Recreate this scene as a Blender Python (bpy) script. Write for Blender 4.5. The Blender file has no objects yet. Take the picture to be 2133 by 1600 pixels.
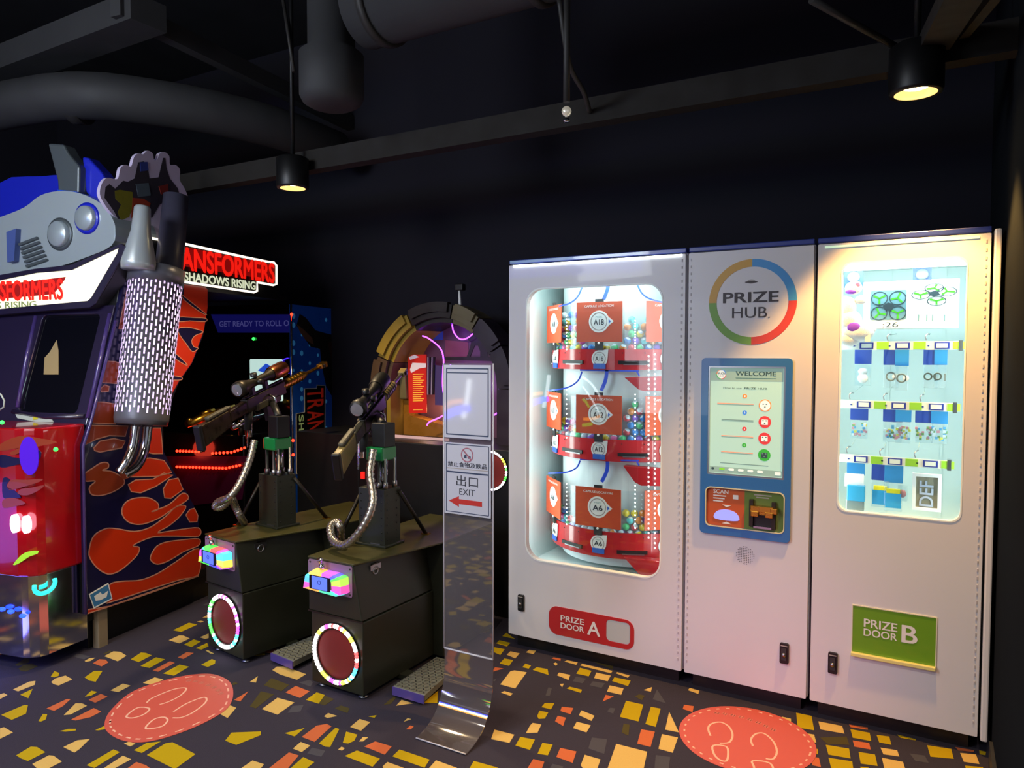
import bpy, math, random
from math import sin, cos, pi, radians
from mathutils import Vector, Matrix
from mathutils.geometry import tessellate_polygon
random.seed(7)
SC = bpy.context.scene
COL = SC.collection
V3 = Vector
# ------------------------------------------------------------------ camera
CAM = dict(f=1529.96, pitch=radians(2.3874), roll=radians(0.0927), yaw=radians(30.0435), h=1.5351)
_c, _s = cos(CAM['yaw']), sin(CAM['yaw'])
_FW = V3((-_s*cos(CAM['pitch']), _c*cos(CAM['pitch']), -sin(CAM['pitch'])))
_R0 = V3((_c, _s, 0)); _U0 = _R0.cross(_FW)
_R = _R0*cos(CAM['roll']) + _U0*sin(CAM['roll'])
_U = _U0*cos(CAM['roll']) - _R0*sin(CAM['roll'])
_O = V3((0, 0, CAM['h']))
cd = bpy.data.cameras.new('camera'); cam = bpy.data.objects.new('camera', cd); COL.objects.link(cam)
cd.sensor_fit = 'HORIZONTAL'; cd.sensor_width = 36.0; cd.lens = CAM['f']/2133*36.0
cd.clip_start = 0.02; cd.clip_end = 60
cam.matrix_world = Matrix(((_R.x, _U.x, -_FW.x, 0), (_R.y, _U.y, -_FW.y, 0), (_R.z, _U.z, -_FW.z, CAM['h']), (0, 0, 0, 1)))
SC.camera = cam
# ------------------------------------------------------------------ world, exposure
w = bpy.data.worlds.new('dark_hall'); SC.world = w; w.use_nodes = True
w.node_tree.nodes['Background'].inputs[0].default_value = (0.80, 0.84, 1.0, 1)
w.node_tree.nodes['Background'].inputs[1].default_value = 0.24
SC.view_settings.view_transform = 'Standard'; SC.view_settings.look = 'None'
SC.view_settings.gamma = 1; SC.view_settings.exposure = 0.0; SC.view_settings.use_curve_mapping = False
SC.cycles.max_bounces = 8; SC.cycles.transparent_max_bounces = 16
SC.cycles.sample_clamp_indirect = 4.0
# ------------------------------------------------------------------ room and fill lights
def lamp(name, kind, loc, power, color=(1, 1, 1), target=None, **kw):
    l = bpy.data.lights.new(name, kind); l.energy = power; l.color = color
    for k, v in kw.items(): setattr(l, k, v)
    o = bpy.data.objects.new(name, l); COL.objects.link(o); o.location = loc
    if target is not None:
        o.rotation_euler = (V3(target)-V3(loc)).to_track_quat('-Z', 'Y').to_euler()
    return o
WARM = (1.0, 0.74, 0.42); SOFT = (1.0, 0.86, 0.68)
DOWN = [(-0.085, 2.95, 2.44, 175, 66), (-3.09, 2.93, 2.44, 90, 80)]      # the two lamps in view (light sits in each fixture)
OFFV = [(-1.55, 1.25, 2.6, 50), (0.1, 1.1, 2.6, 52), (-3.0, 1.1, 2.6, 46), (-2.2, 1.9, 2.6, 20), (-1.3, -0.6, 2.6, 30)]
for x, y, z, e in OFFV:                                                # added fill spots above and behind the camera, standing in for unseen downlights
    lamp('overhead_spot', 'SPOT', (x, y, z), e, SOFT, (x, y+.12, 0), spot_size=radians(130), spot_blend=.6, shadow_soft_size=.07)
# added fill in the aisle; pink and blue stand for glow of nearby machines
lamp('aisle_fill', 'AREA', (-3.0, -.6, 2.7), 58, (.86, .92, 1.0), (-3.9, 2.3, 1.7), shape='RECTANGLE', size=1.0, size_y=.8)
lamp('aisle_fill', 'AREA', (-2.4, -.9, 1.5), 14, (.82, .9, 1.0), (-1.5, 3.2, 1.2), shape='RECTANGLE', size=1.0, size_y=1.2)
lamp('aisle_fill', 'SPOT', (-1.1, -.8, .5), 120, (1, .30, .62), (-.72, 3.27, .12), spot_size=radians(24), spot_blend=1.0, shadow_soft_size=.2)
lamp('aisle_fill', 'POINT', (-4.6, .9, .5), 7, (.2, .14, 1.0), shadow_soft_size=.25)

# ------------------------------------------------------------------ pixel -> plane helpers (everything lands on a real plane in the room)
def ray(px, py): return _FW + _R*((px-1066.5)/CAM['f']) + _U*((800-py)/CAM['f'])
def at(px, py, axis, val):
    d = ray(px, py); return _O + d*((val-_O[axis])/d[axis])
class Frame:
    def __init__(s, O, U, V):
        s.O = V3(O); s.U = V3(U).normalized(); s.V = V3(V).normalized(); s.N = s.U.cross(s.V).normalized()
        s.V = s.N.cross(s.U)
    def p(s, u, v, w=0): return s.O + s.U*u + s.V*v + s.N*w
    def px(s, x, y, w=0):
        d = ray(x, y); q = s.O + s.N*w; t = (q-_O).dot(s.N)/d.dot(s.N); r = _O + d*t - s.O
        return (r.dot(s.U), r.dot(s.V))
    def pxs(s, pts, w=0): return [s.px(x, y, w) for x, y in pts]
# ------------------------------------------------------------------ materials
def lin(c):
    if isinstance(c, str):
        c = c.lstrip('#'); c = [int(c[i:i+2], 16)/255 for i in (0, 2, 4)]
        return tuple((v/12.92 if v <= .04045 else ((v+.055)/1.055)**2.4) for v in c)
    return tuple(c)
MATS = {}
def mat(name, color='808080', rough=.5, metal=0.0, emit=None, es=0.0, noise=0.0, nscale=30, alpha=1.0, spec=.5, bump=0.0, coat=0.0, aniso=0.0):
    if name in MATS: return MATS[name]
    m = bpy.data.materials.new(name); m.use_nodes = True; nt = m.node_tree; b = nt.nodes['Principled BSDF']
    c = lin(color)
    b.inputs['Base Color'].default_value = (*c, 1); b.inputs['Roughness'].default_value = rough
    b.inputs['Metallic'].default_value = metal; b.inputs['Alpha'].default_value = alpha
    b.inputs['Specular IOR Level'].default_value = spec; b.inputs['Coat Weight'].default_value = coat
    if emit:
        b.inputs['Emission Color'].default_value = (*lin(emit), 1); b.inputs['Emission Strength'].default_value = es
    tc = nt.nodes.new('ShaderNodeTexCoord'); n = nt.nodes.new('ShaderNodeTexNoise'); n.inputs['Scale'].default_value = nscale
    n.inputs['Detail'].default_value = 4
    nt.links.new(tc.outputs['Object'], n.inputs['Vector'])
    k = noise if noise else .06
    mr = nt.nodes.new('ShaderNodeMapRange'); mr.inputs[3].default_value = max(0, rough-k*.8); mr.inputs[4].default_value = min(1, rough+k*.8)
    nt.links.new(n.outputs['Fac'], mr.inputs[0]); nt.links.new(mr.outputs[0], b.inputs['Roughness'])
    if noise:
        mx = nt.nodes.new('ShaderNodeMix'); mx.data_type = 'RGBA'; mx.blend_type = 'MULTIPLY'
        m2 = nt.nodes.new('ShaderNodeMapRange'); m2.inputs[3].default_value = 1-noise; m2.inputs[4].default_value = 1+noise*.3
        nt.links.new(n.outputs['Fac'], m2.inputs[0]); mx.inputs[0].default_value = 1
        mx.inputs[6].default_value = (*c, 1); nt.links.new(m2.outputs[0], mx.inputs[7]); nt.links.new(mx.outputs[2], b.inputs['Base Color'])
    if bump:
        bp = nt.nodes.new('ShaderNodeBump'); bp.inputs['Strength'].default_value = bump; bp.inputs['Distance'].default_value = .004
        nt.links.new(n.outputs['Fac'], bp.inputs['Height']); nt.links.new(bp.outputs[0], b.inputs['Normal'])
    MATS[name] = m; return m
def glow(name, color, es):                       # something that gives off light
    return mat(name, color, .5, 0, color, es)
def thin_glass(name, tint='ffffff', gloss=1.0, rough=.02, body=0.0, bodycol='ffffff'):
    if name in MATS: return MATS[name]
    m = bpy.data.materials.new(name); m.use_nodes = True; nt = m.node_tree; N = nt.nodes; L = nt.links
    N.remove(N['Principled BSDF']); out = N['Material Output']
    tr = N.new('ShaderNodeBsdfTransparent'); tr.inputs[0].default_value = (*lin(tint), 1)
    gl = N.new('ShaderNodeBsdfGlossy'); gl.inputs['Roughness'].default_value = rough
    ge = N.new('ShaderNodeNewGeometry'); dp = N.new('ShaderNodeVectorMath'); dp.operation = 'DOT_PRODUCT'
    L.new(ge.outputs['Normal'], dp.inputs[0]); L.new(ge.outputs['Incoming'], dp.inputs[1])
    def mt(op, a, b=None, clamp=False):
        q = N.new('ShaderNodeMath'); q.operation = op; q.use_clamp = clamp
        for i, k in enumerate((a, b)):
            if k is None: continue
            if isinstance(k, (int, float)): q.inputs[i].default_value = k
            else: L.new(k, q.inputs[i])
        return q.outputs[0]
    fac = mt('POWER', mt('SUBTRACT', 1.0, mt('ABSOLUTE', dp.outputs['Value'])), 5.0)
    fac = mt('MULTIPLY', mt('ADD', mt('MULTIPLY', fac, .96), .04), gloss, True)
    mx = N.new('ShaderNodeMixShader'); L.new(fac, mx.inputs[0])
    if body:
        df = N.new('ShaderNodeBsdfPrincipled'); df.inputs['Base Color'].default_value = (*lin(bodycol), 1); df.inputs['Roughness'].default_value = .4
        tl = N.new('ShaderNodeMixShader'); tl.inputs[0].default_value = body
        L.new(tr.outputs[0], tl.inputs[1]); L.new(df.outputs[0], tl.inputs[2]); L.new(tl.outputs[0], mx.inputs[1])
    else: L.new(tr.outputs[0], mx.inputs[1])
    L.new(gl.outputs[0], mx.inputs[2]); L.new(mx.outputs[0], out.inputs[0])
    MATS[name] = m; return m
# ------------------------------------------------------------------ mesh builder
_TXT = {}
def text_mesh(s, bold):
    k = (s, bold)
    if k in _TXT: return _TXT[k]
    c = bpy.data.curves.new('t', 'FONT'); c.body = s; c.size = 1; c.offset = 0; c.resolution_u = 4
    o = bpy.data.objects.new('t', c); COL.objects.link(o)
    dg = bpy.context.evaluated_depsgraph_get(); dg.update()
    me = bpy.data.meshes.new_from_object(o.evaluated_get(dg))
    vs = [tuple(v.co) for v in me.vertices]; fs = [tuple(p.vertices) for p in me.polygons]
    bpy.data.objects.remove(o); bpy.data.curves.remove(c); bpy.data.meshes.remove(me)
    if bold:                                                     # heavier strokes: the same glyphs laid side by side
        d = (.018, .034)[int(bold)-1]; n = len(vs); V0, F0_ = vs, fs; vs, fs = [], []
        for j, (dx, dy) in enumerate(((0, 0), (d, 0), (-d, 0), (0, d*.7), (0, -d*.7), (d*.7, d*.5), (-d*.7, -d*.5), (d*.7, -d*.5), (-d*.7, d*.5))):
            vs += [(x+dx, y+dy, j) for x, y, z in V0]; fs += [tuple(q+n*j for q in f) for f in F0_]
    _TXT[k] = (vs, fs); return _TXT[k]
def smooth_loop(pts, n=5, closed=True):
    out = []; L = len(pts)
    for i in range(L if closed else L-1):
        g = lambda k: V3((*pts[(i+k) % L], 0)) if closed else V3((*pts[max(0, min(L-1, i+k))], 0))
        a, b, c, d = g(-1), g(0), g(1), g(2)
        for j in range(n):
            t = j/n
            q = .5*((2*b)+(-a+c)*t+(2*a-5*b+4*c-d)*t*t+(-a+3*b-3*c+d)*t**3)
            out.append((q.x, q.y))
    if not closed: out.append(tuple(pts[-1]))
    return out
def rrect(u0, v0, u1, v1, r, n=6):
    r = min(r, abs(u1-u0)/2-1e-5, abs(v1-v0)/2-1e-5); o = []
    for cx, cy, a in ((u1-r, v1-r, 0), (u0+r, v1-r, 90), (u0+r, v0+r, 180), (u1-r, v0+r, 270)):
        for k in range(n+1):
            t = radians(a+90*k/n); o.append((cx+r*cos(t), cy+r*sin(t)))
    return o
def circ(cu, cv, r, n=32, r2=None, a0=0, a1=360):
    r2 = r2 or r
    m = n if a1-a0 >= 360 else n+1
    return [(cu+r*cos(radians(a0+(a1-a0)*k/n)), cv+r2*sin(radians(a0+(a1-a0)*k/n))) for k in range(m)]
def arcband(cu, cv, r0, r1, a0, a1, n=24):
    return circ(cu, cv, r1, n, None, a0, a1) + circ(cu, cv, r0, n, None, a0, a1)[::-1]
class MB:
    def __init__(s): s.v = []; s.f = []; s.mi = []; s.sm = []; s.m = []
    def _m(s, m):
        if isinstance(m, str): m = MATS[m]
        if m not in s.m: s.m.append(m)
        return s.m.index(m)
    def add(s, vs, fs, m, smooth=False):
        b = len(s.v); i = s._m(m); s.v += [tuple(v) for v in vs]
        for f in fs: s.f.append(tuple(b+k for k in f)); s.mi.append(i); s.sm.append(smooth)
        return s
    def box(s, x0, x1, y0, y1, z0, z1, m, M=None):
        vs = [V3((x, y, z)) for z in (z0, z1) for y in (y0, y1) for x in (x0, x1)]
        if M is not None: vs = [M @ v for v in vs]
        return s.add(vs, [(0, 2, 3, 1), (4, 5, 7, 6), (0, 1, 5, 4), (2, 6, 7, 3), (0, 4, 6, 2), (1, 3, 7, 5)], m)
    def fbox(s, fr, u0, u1, v0, v1, w0, w1, m): return s.plate(fr, [(u0, v0), (u1, v0), (u1, v1), (u0, v1)], [], w0, w1, m)
    def plate(s, fr, outer, holes, w0, w1, m, mside=None):
        loops = [outer] + list(holes)
        tri = tessellate_polygon([[V3((u, v, 0)) for u, v in l] for l in loops])
        fl = [q for l in loops for q in l]; n = len(fl)
        a = [fr.p(u, v, w1) for u, v in fl]; b = [fr.p(u, v, w0) for u, v in fl]
        fs = []
        for t in tri:
            (x0, y0), (x1, y1), (x2, y2) = (fl[k] for k in t)
            if (x1-x0)*(y2-y0)-(x2-x0)*(y1-y0) < 0: t = (t[0], t[2], t[1])
            fs.append(tuple(t)); fs.append((t[0]+n, t[2]+n, t[1]+n))
        s.add(a+b, fs, m)
        base = len(s.v)-2*n; i = s._m(mside or m); k0 = 0
        for li, l in enumerate(loops):
            L = len(l); ar = sum(l[k][0]*l[(k+1) % L][1]-l[(k+1) % L][0]*l[k][1] for k in range(L))
            flip = (ar < 0) != (li > 0)
            for k in range(L):
                p, q = base+k0+k, base+k0+(k+1) % L
                f = (p, p+n, q+n, q) if not flip else (p, q, q+n, p+n)
                s.f.append(f); s.mi.append(i); s.sm.append(False)
            k0 += L
        return s
    def pxpoly(s, fr, pts, w0, w1, m, smooth=0, holes=()):
        q = fr.pxs(pts, w1)
        if smooth: q = smooth_loop(q, smooth)
        return s.plate(fr, q, [fr.pxs(h, w1) for h in holes], w0, w1, m)
    def outline(s, fr, pts, wd, w0, w1, m, closed=True):
        L = len(pts); P = [V3((*p, 0)) for p in pts]; a = []; b = []
        for i in range(L):
            p = P[(i-1) % L] if closed else P[max(0, i-1)]; q = P[(i+1) % L] if closed else P[min(L-1, i+1)]
            t = (q-p); t = t.normalized() if t.length > 1e-9 else V3((1, 0, 0)); nn = V3((-t.y, t.x, 0))*wd/2
            a.append(P[i]+nn); b.append(P[i]-nn)
        vs = [fr.p(q.x, q.y, ww) for ww in (w1, w0) for l in (a, b) for q in l]; fs = []
        for i in range(L if closed else L-1):
            j = (i+1) % L; A, B, C, D = i, L+i, 2*L+i, 3*L+i; A2, B2, C2, D2 = j, L+j, 2*L+j, 3*L+j
            fs += [(A, B, B2, A2), (A, A2, C2, C), (B, D, D2, B2), (C, C2, D2, D)]
        return s.add(vs, fs, m)
    def text(s, fr, st, u0, v0, u1, v1, w, m, bold=False, th=.0012, rot=0):
        vs, fs = text_mesh(st, bold)
        if not vs: return s
        if rot: vs = [((-y, x, z) if rot > 0 else (y, -x, z)) for x, y, z in vs]
        xa = min(v[0] for v in vs); xb = max(v[0] for v in vs); ya = min(v[1] for v in vs); yb = max(v[1] for v in vs)
        q = [(u0+(v[0]-xa)/max(1e-6, xb-xa)*(u1-u0), v0+(v[1]-ya)/max(1e-6, yb-ya)*(v1-v0)) for v in vs]
        return s.add([fr.p(a, b, w+th+.00004*v[2]) for (a, b), v in zip(q, vs)], fs, m)
    def pxtext(s, fr, st, x0, y0, x1, y1, w, m, bold=False, rot=0):   # lower-left pixel .. upper-right pixel
        a = fr.px(x0, y0, w); b = fr.px(x1, y1, w)
        return s.text(fr, st, a[0], a[1], b[0], b[1], w, m, bold, .0012, rot)
    def tube(s, pts, r, m, n=10, cap=True):
        P = [V3(p) for p in pts]; R = r if isinstance(r, (list, tuple)) else [r]*len(P); vs = []; fs = []
        t0 = (P[1]-P[0]).normalized(); up = V3((0, 0, 1)) if abs(t0.z) < .9 else V3((1, 0, 0)); x = t0.cross(up).normalized()
        for i, p in enumerate(P):
            t = (P[min(i+1, len(P)-1)]-P[max(i-1, 0)]).normalized(); x = (x-t*x.dot(t)).normalized(); y = t.cross(x)
            vs += [p+(x*cos(2*pi*k/n)+y*sin(2*pi*k/n))*R[i] for k in range(n)]
        for i in range(len(P)-1):
            for k in range(n):
                k2 = (k+1) % n; fs.append((i*n+k, i*n+k2, (i+1)*n+k2, (i+1)*n+k))
        s.add(vs, fs, m, True)
        if cap:
            b = len(s.v)-len(vs); i = s._m(m)
            s.f.append(tuple(b+k for k in range(n))[::-1]); s.mi.append(i); s.sm.append(False)
            s.f.append(tuple(b+(len(P)-1)*n+k for k in range(n))); s.mi.append(i); s.sm.append(False)
        return s
    def rev(s, p0, d, prof, m, n=24, smooth=True, x=None):
        d = V3(d).normalized(); p0 = V3(p0); up = V3((0, 0, 1)) if abs(d.z) < .9 else V3((1, 0, 0)); x = d.cross(up).normalized(); y = d.cross(x)
        vs = []; fs = []
        for t, r in prof: vs += [p0+d*t+(x*cos(2*pi*k/n)+y*sin(2*pi*k/n))*max(r, 1e-5) for k in range(n)]
        for i in range(len(prof)-1):
            for k in range(n):
                k2 = (k+1) % n; fs.append((i*n+k, (i+1)*n+k, (i+1)*n+k2, i*n+k2))
        return s.add(vs, fs, m, smooth)
    def ball(s, c, r, m, n=12, h=8, sc=(1, 1, 1)):
        vs = []; fs = []
        for i in range(h+1):
            ph = pi*i/h
            for k in range(n): vs.append((c[0]+r*sc[0]*sin(ph)*cos(2*pi*k/n), c[1]+r*sc[1]*sin(ph)*sin(2*pi*k/n), c[2]+r*sc[2]*cos(ph)))
        for i in range(h):
            for k in range(n):
                k2 = (k+1) % n; fs.append((i*n+k, (i+1)*n+k, (i+1)*n+k2, i*n+k2))
        return s.add(vs, fs, m, True)
def smooth3(pts, n=6):
    P = [V3(p) for p in pts]; out = []
    for i in range(len(P)-1):
        a, b, c, d = P[max(0, i-1)], P[i], P[i+1], P[min(len(P)-1, i+2)]
        for j in range(n):
            t = j/n; out.append(.5*((2*b)+(-a+c)*t+(2*a-5*b+4*c-d)*t*t+(-a+3*b-3*c+d)*t**3))
    out.append(P[-1]); return out
def tag(o, label=None, cat=None, group=None, kind=None):
    if label: o['label'] = label
    if cat: o['category'] = cat
    if group: o['group'] = group
    if kind: o['kind'] = kind
    return o
def obj(name, mb, parent=None, bevel=0, label=None, seg=2):
    me = bpy.data.meshes.new(name); me.from_pydata(mb.v, [], mb.f)
    for m in mb.m: me.materials.append(m)
    me.polygons.foreach_set('material_index', mb.mi); me.polygons.foreach_set('use_smooth', mb.sm); me.update()
    o = bpy.data.objects.new(name, me); COL.objects.link(o)
    if parent:
        o.parent = parent
        o.matrix_parent_inverse = wmat(parent).inverted() if not getattr(mb, 'local', False) else Matrix()
    if bevel:
        b = o.modifiers.new('bevel', 'BEVEL'); b.width = bevel; b.segments = seg; b.limit_method = 'ANGLE'; b.angle_limit = radians(40)
    if label: o['label'] = label
    return o
def wmat(o):
    m = Matrix.LocRotScale(o.location, o.rotation_euler, o.scale)
    return m if o.parent is None else wmat(o.parent) @ o.matrix_parent_inverse @ m
def thing(name, label, cat, loc=(0, 0, 0), rz=0, group=None):
    o = bpy.data.objects.new(name, None); o.empty_display_size = .1; COL.objects.link(o); o.location = loc; o.rotation_euler = (0, 0, rz)
    return tag(o, label, cat, group)
def struct(name, mb, bevel=0): return tag(obj(name, mb, None, bevel), kind='structure')
# ------------------------------------------------------------------ shared materials
mat('carpet', '3a3642', .95, noise=.25, nscale=240, bump=.5, spec=.1)
mat('chip_yellow', 'b59a12', .9, noise=.12, nscale=200, spec=.1); mat('chip_cream', 'd0ad62', .9, noise=.12, nscale=200, spec=.1)
mat('chip_coral', 'c4663e', .9, noise=.12, nscale=200, spec=.1); mat('chip_olive', '4d4526', .92, noise=.12, nscale=200, spec=.1)
mat('chip_grey', '4b4950', .92, noise=.12, nscale=200, spec=.1)
mat('wall_black', '22212a', .95, noise=.2, nscale=6, spec=.2); mat('wall_side', '202327', 1.0, noise=.12, nscale=8, spec=0)
mat('ceil_black', '26262a', .9, noise=.3, nscale=4, spec=.2); mat('duct', '303032', .7, .0, noise=.2, nscale=6)
mat('pipe_dark', '2c2a28', .6, noise=.2, nscale=12)
mat('white_paint', 'd6d4d8', .38, noise=.03, nscale=5, coat=.15); mat('liner', 'dfeeee', .5)
mat('black', '0b0b0c', .45); mat('black_gloss', '08080a', .12, coat=.5); mat('rubber', '151515', .8); mat('dark_grey', '2b2c2e', .5)
mat('chrome', 'd8d8dc', .12, 1.0); mat('steel', 'a4a4a8', .32, 1.0); mat('gold_metal', 'c79a3c', .28, 1.0); mat('dark_metal', '3a3630', .4, .8)
mat('red_plastic', 'b3141c', .3, coat=.4); mat('card_orange', 'c84a20', .45); mat('badge_white', 'e8ecea', .4); mat('ink', '28303a', .5)
mat('badge_blue', '2f62c0', .4); mat('tube_blue', '2a4fd8', .35, coat=.4); mat('grey_text', 'a09a98', .5)
mat('logo_blue', '3a8fd0', .45); mat('logo_red', 'c03a2a', .45); mat('logo_green', '6da03a', .45); mat('logo_yellow', 'c99a3a', .45)
mat('panel_blue', '2b6cb0', .35, coat=.3); mat('door_green', '6a9a24', .3, coat=.4); mat('door_red', 'b8282c', .35, coat=.3); mat('white_ink', 'e6e2de', .45)
thin_glass('glass', 'fbffff', 1.0)
thin_glass('clear_bin', 'f8fdff', .5, .05, .02, 'e8f4ff')
glow('led_white', 'f2fffb', 14); glow('led_cool', 'e2fff8', 5)
# ================================================================== THE SETTING
MACH_Y = 3.27; BACK_Y = 4.34; WALL_X = .212
FL = Frame((0, 0, 0), (1, 0, 0), (0, 1, 0))                       # floor, w = up
m = MB().box(-8, 3, -3, BACK_Y+.2, -.1, 0, 'carpet')
CH = {'y': 'chip_yellow', 'c': 'chip_cream', 'o': 'chip_coral', 'd': 'chip_olive', 'g': 'chip_grey'}
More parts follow.
